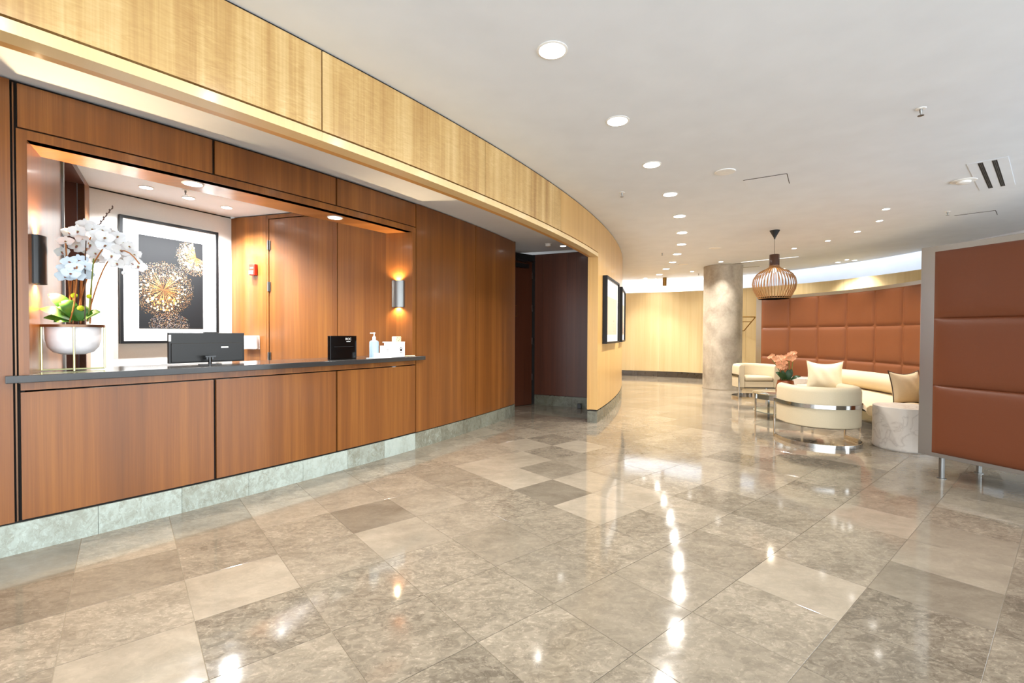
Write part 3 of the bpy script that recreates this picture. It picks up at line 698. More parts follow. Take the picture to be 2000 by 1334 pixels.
# ------------------------------------------------------------------ curved sofa
sf = thing('curved_sofa', 'long curved cream sofa with roll back against the tan screen', 'sofa', tuple(pol(3.75, -.2, 0, SC)))
sa, se = math.radians(-36.5), math.radians(9.5)
def sofa_block(R0, R1, z0, z1, t0, t1, n=24):
    b_ = B(); b_.arc(R0, R1, t0, t1, z0, z1, n=n, c=SC); return b_
def rounded_arc(prof, t0, t1, n, c):
    """sweep closed (R,z) profile round arc"""
    b_ = B(); K = len(prof)
    for i in range(n + 1):
        t = t0 + (t1 - t0) * i / n
        for R, z in prof: b_.v.append(pol(R, t, z, c))
    for i in range(n):
        for k in range(K):
            k2 = (k + 1) % K; b_.f.append([i * K + k, i * K + k2, (i + 1) * K + k2, (i + 1) * K + k]); b_.uv.append([(0, 0)] * 4); b_.m.append(0)
    b_.f.append(list(range(K))); b_.f.append([n * K + k for k in reversed(range(K))]); b_.uv += [[(0, 0)] * K] * 2; b_.m += [0, 0]
    return b_
seat_prof = [(3.30, .29), (3.275, .33), (3.275, .385), (3.31, .42), (3.6, .425), (4.15, .40), (4.15, .27), (3.5, .27)]
mid = (sa + se) / 2
cuts = [sa, sa + .30, mid + .1, se]
for a_, b_ in zip(cuts[:-1], cuts[1:]): rounded_arc(seat_prof, a_ + .001, b_ - .001, 14, SC).build('seat_cushion', 'suede', sf, smooth=50, bevel=.008)
def rollp(R, z, r): return [(R + r * math.cos(q * 2 * PI / 20), z + r * math.sin(q * 2 * PI / 20)) for q in range(20)]
rolls = [(sa + .01, -.30), (-.295, .118), (.124, se - .005)]
for a_, b_ in rolls: rounded_arc(rollp(3.99, .565, .145), a_, b_, 20, SC).build('roll_back', 'cream', sf, smooth=50, bevel=.01)
sofa_block(3.55, 4.1, .16, .27, sa + .03, se - .03).build('plinth', 'shadow', sf)
for tt in (sa + .06, math.radians(-16.3), se - .05):
    for R in (3.44, 4.05):
        p = pol(R, tt, 0, SC); B().tube([p, p + Vector((0, 0, .28))], [.009, .014], 10).build('leg', 'chrome', sf)

# ------------------------------------------------------------------ pillows
def pillow(name, label, loc, w_, h_, th, rotz, tilt, mat, pipe, lean=0):
    t_ = thing(name, label, 'cushion', loc, rotz)
    Rm = Matrix.Rotation(tilt, 3, 'X') @ Matrix.Rotation(lean, 3, 'Y')
    def P(u, v, s_):
        x, z = (u - .5) * 2, (v - .5) * 2
        ex = 1 - .10 * (1 - z * z) ; ez = 1 - (.24 if z > 0 else .08) * (1 - x * x)
        th_ = th * max(0, (1 - abs(x) ** 2.6)) ** .55 * max(0, (1 - abs(z) ** 2.6)) ** .55
        wr = .006 * math.sin(9 * x + 4 * z) * (1 - x * x) * (1 - z * z)
        return Rm @ Vector((x * ex * w_ / 2, s_ * (th_ / 2 + wr), 0)) + Rm @ Vector((0, 0, z * ez * h_ / 2)) + Vector((0, 0, h_ / 2 * math.cos(tilt)))
    b_ = B(); b_.surf(lambda u, v: P(u, v, 1), 20, 20); b_.surf(lambda u, v: P(u, v, -1), 20, 20)
    o = b_.build('cover', mat, t_, smooth=80, local=True)
    edge = [P(u / 12, 0, 1) for u in range(13)] + [P(1, u / 12, 1) for u in range(1, 13)] + [P(1 - u / 12, 1, 1) for u in range(1, 13)] + [P(0, 1 - u / 12, 1) for u in range(1, 13)]
    B().tube(edge, .006 if pipe else .004, 6).build('piping', 'piping' if pipe else mat, t_, smooth=60, local=True, label='dark piping' if pipe else None)
    return t_
p1 = at(1610, 757, 7.6); pillow('cushion', 'cream linen cushion propped at the far end of the curved sofa', (p1.x, p1.y, .425), .50, .47, .17, -.55, -.22, 'linen', False)
p2 = at(1783, 786, 6.15); pillow('cushion', 'oat linen cushion with dark piping on the sofa beside the near marble table', (5.13, 6.08, .425), .46, .43, .15, .15, -.2, 'linen2', True)

# ------------------------------------------------------------------ marble side tables
def drum(loc, label, r=.3, h=.5):
    t_ = thing('side_table', label, 'side table', loc)
    B().lathe([(r - .012, .0), (r - .012, .012), (r, .012), (r, h - .03), (r, h - .004), (r - .004, h)], 64).build('drum', 'marble', t_, smooth=40, local=True)
    B().lathe([(r - .014, 0), (r - .014, .011)], 48).build('foot_ring', 'shadow', t_, local=True)
    return t_
drum((4.58, 5.44, 0), 'round white marble drum table beside the steel screen edge', .3, .485)
drum((5.66, 8.95, 0), 'round white marble drum table at the far end of the sofa', .28, .49)

# ------------------------------------------------------------------ barrel chairs
def barrel_chair(loc, rotz, label):
    t_ = thing('barrel_chair', label, 'armchair', loc, rotz, 'cream barrel chairs')
    R = .415; ext = .22      # local: back arc on -y side, opening towards +y
    def path(off, n=40, e=ext):
        r = R - off; pts = [Vector((-r, e, 0))]
        for i in range(n + 1):
            a = PI + PI * i / n; pts.append(Vector((r * math.cos(a), r * math.sin(a), 0)))
        pts.append(Vector((r, e, 0))); return pts
    # upholstered shell with rounded top
    prof = [(0, .23), (0, .64), (.008, .675), (.03, .695), (.06, .702), (.09, .695), (.112, .675), (.12, .64), (.12, .23)]
    b_ = B(); n = None
    rows = [[p + Vector((0, 0, z)) for p in path(off)] for off, z in prof]
    W = len(rows[0])
    for r_ in rows: b_.v += r_
    for j in range(len(rows) - 1):
        for i in range(W - 1): b_.f.append([j * W + i, j * W + i + 1, (j + 1) * W + i + 1, (j + 1) * W + i]); b_.uv.append([(0, 0)] * 4); b_.m.append(0)
    K = len(rows)
    for i in (0, W - 1): b_.f.append([j * W + i for j in range(K)]); b_.uv.append([(0, 0)] * K); b_.m.append(0)
    for i in range(W - 1): b_.f.append([(K - 1) * W + i, (K - 1) * W + i + 1, i + 1, i]); b_.uv.append([(0, 0)] * 4); b_.m.append(0)
    b_.build('shell', 'cream', t_, smooth=50, local=True, bevel=.012)
    # seat base and cushion
    ip = [(p.x, p.y) for p in path(.121, e=ext - .02)]
    B().prism(ip, .235, .355).build('seat_base', 'cream', t_, local=True, bevel=.006)
    ci = [(p.x * .985, p.y * .985) for p in path(.126, 20, e=ext + .0)]
    cb_ = B().prism(ci, .36, .46).build('seat_cushion', 'cream', t_, local=True, smooth=50, bevel=.035)
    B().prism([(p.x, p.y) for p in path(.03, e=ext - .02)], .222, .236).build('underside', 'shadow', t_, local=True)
    # chrome flat bar: band, uprights, floor ring
    bar = B()
    o = -.010
    bar.ribbon([p + Vector((0, 0, .455)) for p in path(o)], .045, .010)
    bar.build('chrome_band', 'chrome', t_, smooth=30, local=True)
    for s_ in (-1, 1):
        x = s_ * (R + .010)
        B().box((x - .005, ext - .0, .0), (.010, 0, 0), (0, .035, 0), (0, 0, .50)).build('chrome_upright', 'chrome', t_, local=True, bevel=.002)
    rg = path(o, 40, ext + .01)
    bar = B(); bar.ribbon(rg, .045, .010); 
    bar.build('chrome_floor_bar', 'chrome', t_, smooth=30, local=True)
    return t_
c1 = barrel_chair((3.78, 5.73, 0), -.11, 'cream barrel chair seen from behind with a chrome band, nearest the camera')
dup(c1, (5.04, 9.72, 0), PI - .02, 'cream barrel chair facing the camera beside the concrete column')

# ------------------------------------------------------------------ glass coffee table
gt = thing('coffee_table', 'round two-tier glass coffee table with chrome legs and rim', 'coffee table', (4.29, 7.35, 0))
B().lathe([(.45, .385), (.452, .39), (.45, .398), (.445, .4)], 64).build('glass_top', 'mirrorglass', gt, smooth=30, local=True)
B().lathe([(.448, .31), (.448, .382), (.44, .382), (.44, .31), (.448, .31)], 64).build('chrome_rim', 'chrome', gt, smooth=30, local=True)
B().lathe([(.435, .10), (.435, .112)], 64).build('glass_shelf', 'glass', gt, smooth=30, local=True)
for i in range(4):
    q = i * PI / 2 + PI + .0; p = Vector((.452 * math.cos(q), .452 * math.sin(q), 0))
    B().cbox(p.x, p.y, 0, .012, .035, .385, q).build('leg', 'chrome', gt, local=True)

# ------------------------------------------------------------------ potted plant builders
def petal(b_, ang, L, W, cup, M3, c, mi, w0=.25):
    b_.mi = mi; i0 = len(b_.v); n = 6
    for i in range(n + 1):
        t = i / n; ww = W * (math.sin(PI * min(1, t * .86 + .14)) ** .7) if t < 1 else W * .25
        for s_ in (-1, 0, 1):
            p = Vector((s_ * ww / 2, L * t, cup * t * t + (.10 * W if s_ else 0)))
            p = Matrix.Rotation(ang, 3, 'Z') @ p; b_.v.append(c + M3 @ p)
    for i in range(n):
        for k in range(2): b_.f.append([i0 + i * 3 + k, i0 + i * 3 + k + 1, i0 + i * 3 + 4 + k, i0 + i * 3 + 3 + k]); b_.uv.append([(0, 0)] * 4); b_.m.append(mi)
def flower_mesh(mats, R=.042):
    b_ = B(); I = Matrix.Identity(3); z = Vector((0, 0, 0))
    for a_ in (0, 2.2, -2.2): petal(b_, a_, R * .95, R * .7, .006, I, z, 0)
    for a_ in (1.35, -1.35): petal(b_, a_, R * 1.1, R * 1.25, .004, I, z + Vector((0, 0, .002)), 0)
    petal(b_, PI, R * .34, R * .26, .02, I, z + Vector((0, 0, .004)), 1)
    b_.mi = 1; b_.lathe([(.0, .012), (.004, .009), (.005, .004), (0, 0)], 6, (0, 0, 0))
    b_.mi = 2; b_.lathe([(.010, .002), (.004, .004)], 6, (0, 0, 0))
    o = b_.build('flower', mats, None, smooth=60, fix=False); me = o.data; bpy.data.objects.remove(o); return me
FW, FB_, FS_ = flower_mesh(['petal', 'lip', 'lipgreen'], .046), flower_mesh(['petalblue', 'lip', 'lip'], .046), flower_mesh(['salmon', 'salmon_lip', 'salmon'], .036)
def put_flower(me, parent, pos, n, s=1, roll=0):
    o = bpy.data.objects.new('flower', me); C.objects.link(o); o.parent = parent
    q = Vector(n).to_track_quat('Z', 'Y'); lp = wm(parent).inverted() @ Vector(pos)
    o.rotation_euler = (q.to_matrix() @ Matrix.Rotation(roll, 3, 'Z')).to_euler(); o.location = lp; o.scale = (s, s, s)
def leaf(b_, base, tip, width, sag, n=8, up=Vector((0, 0, 1))):
    base, tip = Vector(base), Vector(tip); d = tip - base; side = d.cross(up).normalized(); i0 = len(b_.v)
    for i in range(n + 1):
        t = i / n; p = base + d * t + up * (sag * 4 * t * (1 - t)); ww = width * (math.sin(PI * (t * .88 + .10)) ** .8)
        for s_ in (-1, 0, 1): b_.v.append(p + side * (s_ * ww / 2) + up * (abs(s_) * width * .12))
    for i in range(n):
        for k in range(2): b_.f.append([i0 + i * 3 + k, i0 + i * 3 + k + 1, i0 + i * 3 + 4 + k, i0 + i * 3 + 3 + k]); b_.uv.append([(0, 0)] * 4); b_.m.append(0)
def bez(p0, p1, p2, n=12):
    p0, p1, p2 = map(Vector, (p0, p1, p2)); return [p0 * (1 - t) ** 2 + p1 * 2 * t * (1 - t) + p2 * t * t for t in [i / n for i in range(n + 1)]]

# white orchid on the counter
PC = Vector((-2.89, 3.087, 1.0505))
og = thing('potted_orchid', 'tall white orchids in a white bowl on a brass wire stand on the counter', 'plant', tuple(PC))
B().lathe([(0, .105), (.06, .107), (.10, .122), (.126, .155), (.137, .205), (.140, .30), (.134, .30), (.13, .24), (.06, .22), (0, .22)], 48).build('bowl', 'ceramic', og, smooth=40, local=True)
B().lathe([(.143, .285), (.158, .285), (.158, .302), (.143, .302), (.143, .285)], 48).build('rim_ring', 'bronze', og, smooth=30, local=True)
B().lathe([(0, .268), (.13, .272)], 24).build('potting_moss', 'moss', og, local=True)
stb = B(); ca_ = math.atan2(-.73, .685)
for i in range(4):
    q = ca_ + i * PI / 2; e = Vector((.152 * math.cos(q), .152 * math.sin(q), 0))
    stb.tube([e + Vector((0, 0, .008)), e + Vector((0, 0, .29))], .0055, 6); stb.tube([Vector((0, 0, .010)), e + Vector((0, 0, .010))], .0055, 6)
stb.build('wire_stand', 'greenwire', og, local=True)
Yo = 3.06
def A_(u, v, dy=0): return at(u, v, Yo + dy)
tips = [((140, 628), (135, 560), (128, 475), 0), ((150, 628), (165, 520), (215, 470), .02), ((172, 628), (180, 540), (183, 505), -.03), ((136, 628), (150, 590), (150, 520), -.08), ((158, 628), (150, 500), (190, 440), .05), ((170, 628), (215, 430), (272, 515), 0)]
for u0, u1, u2, dy in tips:
    B().tube(bez(A_(*u0, dy), A_(*u1, dy), A_(*u2, dy - .05)), .004, 6).build('stem', 'stem' if dy != -.03 else 'stemgreen', og)
for u, v, dy in ((136, 0, .01), (142, 0, -.02), (157, 0, .03), (176, 0, .0)):
    B().tube([A_(u, 632, dy), A_(u + 3, 548, dy)], .0045, 6).build('stake', 'stem', og)
tw = bez(A_(166, 632, -.06), A_(166, 500, -.06), A_(168, 470, -.06)) ; B().tube(tw, .003, 6).build('twig', 'twig', og)
tw = bez(A_(188, 448), A_(203, 425), A_(221, 404)); b_ = B().tube(tw, .0025, 6)
for i, p in enumerate(tw[1:]): b_.lathe([(0, -.009), (.005, 0), (0, .009)], 6, p + Vector((.005 * (-1) ** i, 0, .003)))
b_.build('twig', 'twig', og)
for u, v, r in ((145, 577, .018), (174, 579, .014), (158, 602, .019)):
    p = A_(u, v, -.05); B().lathe([(0, -r), (r * .8, -r * .6), (r, 0), (r * .8, r * .6), (0, r)], 10, p).build('moss_ball', 'moss', og, smooth=60)
for bs, tp, wd, sg in (((140, 625), (78, 605), .05, .03), ((145, 625), (95, 576), .055, .05), ((140, 628), (85, 622), .045, .02), ((150, 625), (118, 592), .06, .05),
                       ((160, 626), (196, 611), .045, .02), ((150, 628), (150, 605), .06, .04), ((135, 628), (105, 630), .05, .03), ((158, 627), (164, 598), .05, .02), ((150, 626), (112, 600), .06, .06)):
    b_ = B(); leaf(b_, A_(*bs, -.03), A_(*tp, -.08 if tp[0] < 130 else -.02), wd * 1.5, sg, 8, Vector((.45, -.5, .6)).normalized()); b_.build('leaf', 'leaf', og, smooth=60, fix=False)
W_ = [(135, 455, 0), (128, 472, -.04), (120, 492, -.02), (152, 452, -.05), (162, 468, .02), (168, 441, 0), (180, 448, -.04), (190, 458, -.06), (176, 478, .03), (150, 480, .04), (186, 495, .05), (192, 508, .08), (200, 450, 0), (205, 465, -.07),
      (206, 480, -.06), (212, 470, 0), (218, 500, -.06), (224, 478, -.02), (230, 462, .02), (228, 515, -.04), (236, 490, -.03), (242, 475, 0), (248, 498, .02), (252, 482, -.03), (258, 512, -.02), (262, 498, .03), (270, 520, 0), (240, 505, .03), (214, 456, .05), (196, 472, .04), (160, 486, .08)]
CV = Vector((.685, -.73, .05)).normalized()
for i, (u, v, dy) in enumerate(W_):
    rg = random.Random(i); n_ = CV + Vector((rg.uniform(-.45, .45), rg.uniform(-.3, .3), rg.uniform(-.35, .35))); put_flower(FW, og, A_(u, v, dy), n_, rg.uniform(.82, 1.08), rg.uniform(-.3, .3))
for i, (u, v, dy) in enumerate([(135, 512, -.1), (155, 510, -.06), (128, 525, -.12), (146, 524, -.13), (165, 520, -.08), (127, 540, -.12), (150, 540, -.11), (165, 536, -.06), (138, 535, -.15)]):
    rg = random.Random(i + 70); put_flower(FB_, og, A_(u, v, dy), CV + Vector((rg.uniform(-.3, .3), rg.uniform(-.2, .2), rg.uniform(.1, .4))), rg.uniform(.85, 1.0), rg.uniform(-.3, .3))
for u, v in ((241, 533), (153, 505)):
    B().lathe([(0, -.016), (.011, -.004), (.010, .008), (0, .014)], 8, A_(u, v)).build('bud', 'petal', og, smooth=60)

# salmon orchid in copper pot on coffee table
sp_ = Vector((at(1534, 750, 7.4).x, 7.4, .401))
so = thing('potted_orchid', 'salmon orchids in a brown copper pot on the glass coffee table', 'plant', tuple(sp_))
B().lathe([(.13, 0), (.136, .02), (.132, .08), (.112, .19), (.106, .19), (.12, .08), (.02, .06)], 40).build('pot', 'copper', so, smooth=40, local=True)
B().lathe([(0, .165), (.108, .168)], 20).build('potting_moss', 'leafdark', so, local=True)
def S_(u, v, dy=0): return at(u, v, 7.4 + dy)
for u0, u1, u2 in (((1530, 742), (1522, 720), (1508, 703)), ((1534, 742), (1528, 715), (1526, 705)), ((1540, 742), (1543, 715), (1540, 700)), ((1544, 742), (1547, 715), (1550, 697))):
    B().tube(bez(S_(*u0), S_(*u1), S_(*u2)), .006, 6).build('stem', 'stemgreen', so)
for bs, tp, wd, sg in (((1530, 742), (1515, 728), .09, .05), ((1545, 742), (1564, 736), .07, .04), ((1538, 742), (1540, 722), .10, .02), ((1534, 742), (1526, 724), .08, .03), ((1541, 742), (1546, 721), .09, .02)):
    b_ = B(); leaf(b_, S_(*bs), S_(*tp), wd * .8, sg, 8, Vector((-.3, -.6, .5)).normalized()); b_.build('leaf', 'leafdark', so, smooth=60, fix=False)
F2 = [(1504, 698), (1509, 694), (1512, 700), (1518, 697), (1515, 705), (1520, 710), (1523, 702), (1527, 706), (1524, 714), (1530, 698), (1529, 712), (1532, 717), (1528, 720), (1534, 708), (1537, 696), (1541, 699), (1543, 692), (1546, 697), (1548, 690), (1551, 695), (1552, 689), (1545, 702), (1518, 702), (1526, 697), (1521, 717), (1535, 701), (1549, 699)]
for i, (u, v) in enumerate(F2):
    rg = random.Random(i + 200); put_flower(FS_, so, S_(u, v, rg.uniform(-.08, .08)), Vector((-.5 + rg.uniform(-.5, .5), -.85, rg.uniform(-.3, .4))), rg.uniform(.9, 1.25), rg.uniform(-.5, .5))

# ------------------------------------------------------------------ sconces
def sconce(base, along, out, label):
    """half-cylinder up/down light on a jamb; along = wall direction, out = into the opening"""
    t_ = thing('wall_sconce', label, 'wall lamp', tuple(base), 0, 'reception sconces')
    r = .075; b_ = B(); n = 20; zt, zb = 1.895, 1.60
    pts = []
    for i in range(n + 1):
        q = PI * i / n; pts.append(base + along * (r * math.cos(q)) + out * (.008 + r * .62 * math.sin(q)))
    inner = [base + along * ((r - .004) * math.cos(PI * i / n)) + out * (.008 + (r - .004) * .62 * math.sin(PI * i / n)) for i in range(n + 1)]
    i0 = 0
    for P_ in (pts, inner):
        for p in P_: b_.v += [Vector((p.x, p.y, zb)), Vector((p.x, p.y, zt))]
    W = 2 * (n + 1)
    for i in range(n):
        a_ = 2 * i; b_.f += [[a_, a_ + 2, a_ + 3, a_ + 1], [W + a_, W + a_ + 1, W + a_ + 3, W + a_ + 2], [a_ + 1, a_ + 3, W + a_ + 3, W + a_ + 1], [a_, W + a_, W + a_ + 2, a_ + 2]]; b_.uv += [[(0, 0)] * 4] * 4; b_.m += [0] * 4
    b_.build('shade', 'black' if 'left' in label else 'nickel', t_, smooth=40, fix=False)
    B().box(base - along * r + Vector((0, 0, zb)), along * 2 * r, out * .008, (0, 0, zt - zb)).build('back_plate', 'black', t_)
    md = base + out * .026
    B().lathe([(.0, 0), (.018, 0), (.018, .02), (0, .02)], 12, (md.x, md.y, 1.615)).lathe([(0, .24), (.018, .24), (.018, .26), (0, .26)], 12, (md.x, md.y, 1.615)).build('lamp', 'sconce_lamp', t_, smooth=40)
    lp = md - t_.location; k_ = 2.2 if 'black' in label else 1.0
    spot(t_, (lp.x, lp.y, 1.885), P_SCONCE * k_, 140, .7, (1, .72, .40), .015, (PI, 0, 0)); spot(t_, (lp.x, lp.y, 1.61), P_SCONCE * k_, 140, .7, (1, .72, .40), .015)
    return t_
sconce(fa + (ba - fa) * .48 - pa * .0, na, -pa, 'black half-round sconce on the left jamb above the orchid')
sconce(fb + (bb - fb) * .52 - pb * .0, nb, -pb, 'grey metal half-round sconce on the right jamb above the pump bottle')

# ------------------------------------------------------------------ framed art in the office
ft = thing('framed_art', 'large black framed print of two glowing dandelion bursts', 'picture', tuple(B3 + nb2 * .7 - nn * .03 + Vector((0, 0, 1.18))))
s0, s1_ = (Vector((-4.138, 4.925, 0)) - B3).dot(nb2), (Vector((-3.664, 5.815, 0)) - B3).dot(nb2)
z0, z1 = 1.185, 2.54; dp = .045
def fbar(a_, b_, c_, d_): return B().box(B3 + nb2 * a_ - nn * dp + Vector((0, 0, c_)), nb2 * (b_ - a_), nn * dp, (0, 0, d_ - c_)).build('frame_bar', 'blackframe', ft, bevel=.001)
fbar(s0, s0 + .028, z0, z1); fbar(s1_ - .028, s1_, z0, z1); fbar(s0 + .028, s1_ - .028, z0, z0 + .028); fbar(s0 + .028, s1_ - .028, z1 - .028, z1)
B().box(B3 + nb2 * (s0 + .028) - nn * .03 + Vector((0, 0, z0 + .028)), nb2 * (s1_ - s0 - .056), nn * .02, (0, 0, z1 - z0 - .056)).build('mat_board', 'paper', ft)
u0_, u1_ = (Vector((-4.058, 5.075, 0)) - B3).dot(nb2), (Vector((-3.747, 5.657, 0)) - B3).dot(nb2); pz0, pz1 = 1.348, 2.366
B().box(B3 + nb2 * u0_ - nn * .032 + Vector((0, 0, pz0)), nb2 * (u1_ - u0_), nn * .004, (0, 0, pz1 - pz0)).build('print_ground', 'artbg', ft)
# print marks: flat dots in several inks
pw, ph = u1_ - u0_, pz1 - pz0
inks = [('gold_ink', lin(176, 128, 70)), ('pale_gold_ink', lin(220, 190, 144)), ('amber_ink', lin(160, 96, 38)), ('silver_ink', lin(150, 142, 146))]
for nme, cc in inks: M[nme] = plain(nme, cc, .5)
rg = np.random.RandomState(3); bk = B()
def dot(x, y, s_, mi, elong=1, ang=0):
    if not (0.004 < x < pw - .004 and .004 < y < ph - .004): return
    bk.mi = mi; ca, sa2 = math.cos(ang), math.sin(ang); q = []
    for dx, dy in ((-s_ * elong, 0), (0, -s_), (s_ * elong, 0), (0, s_)):
        X, Y_ = x + dx * ca - dy * sa2, y + dx * sa2 + dy * ca
        q.append(B3 + nb2 * (u0_ + min(max(X, .001), pw - .001)) - nn * (.0325 + .0002 * mi) + Vector((0, 0, pz0 + min(max(Y_, .001), ph - .001))))
    bk.face(q)
for (cx_, cy_, R_, N_, a0_, a1_) in ((.36 * pw, .43 * ph, .30, 3300, 0, 2 * PI), (.88 * pw, .83 * ph, .21, 1500, PI * .55, PI * 1.9)):
    for i in range(N_):
        a_ = rg.uniform(a0_, a1_); r_ = R_ * rg.uniform(.05, 1) ** .55 * (1.08 if rg.rand() < .2 else 1)
        low = math.sin(a_) < -.1
        mi = rg.choice([0, 1, 2, 3], p=[.4, .2, .35, .05] if low and cx_ < .5 * pw else [.35, .3, .1, .25])
        dot(cx_ + r_ * math.cos(a_), cy_ + r_ * math.sin(a_) * (1.0), rg.uniform(.0010, .0026), mi)
    for i in range(70):
        a_ = rg.uniform(a0_, a1_); r_ = R_ * rg.uniform(.5, .78)
        x1, y1 = cx_ + r_ * math.cos(a_), cy_ + r_ * math.sin(a_)
        dot((x1 + cx_) / 2, (y1 + cy_) / 2, .0011, 2 if i % 2 else 0, r_ / 2 / .0011, a_); dot(x1, y1, rg.uniform(.006, .010), 1, 1.5, a_)
    for i in range(60):
        a_ = rg.uniform(-2.6, -.6); r_ = R_ * rg.uniform(.35, .8)
        if cx_ < .5 * pw: dot(cx_ + r_ * math.cos(a_), cy_ + r_ * math.sin(a_), rg.uniform(.006, .013), rg.choice([0, 1, 2]))
for i in range(900):
    a_ = rg.uniform(0, 2 * PI); r_ = .13 * rg.rand() ** .6; dot(.45 * pw + 1.6 * r_ * math.cos(a_), .05 * ph + r_ * math.sin(a_), rg.uniform(.0014, .003), rg.choice([3, 1, 3, 2]))
bk.build('print_marks', [i[0] for i in inks], ft, fix=False)

# ------------------------------------------------------------------ things on and above the counter
def obox(name, c_, ang, w_, d_, z0_, h_, mat, parent, bevel=.003):
    return B().cbox(c_[0], c_[1], z0_, w_, d_, h_, ang).build(name, mat, parent, bevel=bevel)
def text(body, c_, z_, ang, size, mat, parent, off, rotx=PI / 2, vert=False, name='lettering'):
    cu = bpy.data.curves.new(name, 'FONT'); cu.body = body; cu.size = size; cu.align_x = 'CENTER'; cu.align_y = 'CENTER'; cu.extrude = .0003
    cu.materials.append(M[mat]); o = bpy.data.objects.new(name, cu); C.objects.link(o); o.parent = parent
    p = Vector((c_[0], c_[1], z_)) + off - parent.location
    o.location = p
    Rm = Matrix.Rotation(ang, 3, 'Z') @ Matrix.Rotation(PI / 2, 3, 'X')
    if vert: Rm = Rm @ Matrix.Rotation(-PI / 2, 3, 'Z')
    o.rotation_euler = Rm.to_euler(); bpy.context.view_layer.update()
    me = bpy.data.meshes.new_from_object(o.evaluated_get(bpy.context.evaluated_depsgraph_get())); me.name = name
    n_ = bpy.data.objects.new(name + '_mesh', me); C.objects.link(n_); n_.parent = parent; n_.location = p; n_.rotation_euler = o.rotation_euler
    bpy.data.objects.remove(o); bpy.data.curves.remove(cu); n_.name = name; return n_
mc = (-2.49, 3.83); ma = math.atan2(.8, .6); mo = Vector((.8, -.6, 0)); mt_ = Vector((.6, .8, 0))
mon = thing('computer_monitor', 'black computer monitor seen from behind on the counter', 'monitor', (mc[0], mc[1], 1.05))
obox('housing', mc, ma, .55, .035, 1.062, .24, 'blackplastic', mon)
B().cbox(mc[0] + mo.x * .022, mc[1] + mo.y * .022, 1.07, .52, .014, .15, ma).build('rear_cover', 'blackplastic', mon, bevel=.004)
B().cbox(mc[0] + mt_.x * .02, mc[1] + mt_.y * .02, 1.298, .10, .03, .012, ma).build('webcam', 'blackplastic', mon, bevel=.003)
st = Vector((-2.43, 3.73, 0)) + mt_ * .02
B().tube([Vector((st.x, st.y, 1.052)), Vector((st.x, st.y, 1.11))], .013, 16).cbox(st.x, st.y, 1.108, .075, .03, .012, ma).cbox(st.x - mo.x * .03, st.y - mo.y * .03, 1.09, .05, .06, .03, ma).build('stand', 'gloss', mon, smooth=40)
B().cbox(st.x, st.y, 1.0505, .16, .03, .004, ma).build('stand_foot', 'gloss', mon)
lb = Vector((*mc, 0)) + mt_ * .115 + mo * .03
B().cbox(lb.x, lb.y, 1.178, .055, .001, .012, ma).build('sticker', 'paper', mon)
lb = Vector((*mc, 0)) - mt_ * .268 + mo * .0180
B().cbox(lb.x, lb.y, 1.235, .016, .001, .05, ma).build('sticker', 'paper', mon)
# black card display
kc = Vector((-1.66, 4.58, 0)); ka = math.atan2(.834, .551); ko = Vector((.834, -.551, 0)); kt = Vector((.551, .834, 0))
kd = thing('display_holder', 'glossy black display box with white lettering beside the pump bottle', 'display', (kc.x, kc.y, 1.05))
obox('case', kc, ka, .30, .045, 1.0505, .228, 'gloss', kd)
B().cbox(kc.x + ko.x * .024, kc.y + ko.y * .024, 1.172, .22, .003, .004, ka).build('ledge', 'blackplastic', kd)
tp_ = kc + kt * .05 + ko * .026
text('ROC', tp_, 1.246, ka, .032, 'paper', kd, Vector((0, 0, 0))); B().cbox(tp_.x, tp_.y, 1.219, .045, .001, .006, ka).build('printed_line', 'paper', kd)
# acrylic holder on the office wall
hc = C3 + ur * ((rd(-3.40, 5.93) + rd(-3.12, 5.86)) / 2) - nr * .04
hh = thing('brochure_holder', 'clear acrylic card holder mounted on the office wall beside the monitor', 'card holder', (hc.x, hc.y, 1.10)); ha = math.atan2(ur.y, ur.x)
B().cbox(hc.x, hc.y, 1.10, .27, .06, .17, ha).build('holder', 'clear', hh, bevel=.008)
B().cbox(hc.x + ur.x * .02, hc.y + ur.y * .02 , 1.11, .19, .02, .15, ha).build('cards', 'paper', hh)
bs_ = B(); 
for i in range(3): bs_.cbox(hc.x + ur.x * (-.02) - nr.x * .0115, hc.y + ur.y * (-.02) - nr.y * .0115, 1.19 - .02 * i, .03 + .02 * i, .001, .005, ha)
bs_.build('printed_lines', 'blackplastic', hh)
# fire strobe
fc_ = C3 + ur * rd(-3.215, 5.882) - nr * .025
fa2 = thing('fire_alarm', 'small red fire alarm on the cherry wall right of the framed art', 'alarm', (fc_.x, fc_.y, 2.03))
B().cbox(fc_.x, fc_.y, 2.02, .09, .05, .14, ha).build('housing', 'red', fa2, bevel=.008)
B().cbox(fc_.x - nr.x * .03, fc_.y - nr.y * .03, 2.03, .06, .02, .045, ha).build('strobe', 'white_gloss', fa2, bevel=.005)
B().cbox(fc_.x - nr.x * .0255, fc_.y - nr.y * .0255, 2.105, .045, .001, .012, ha).build('printed_label', 'paper', fa2)
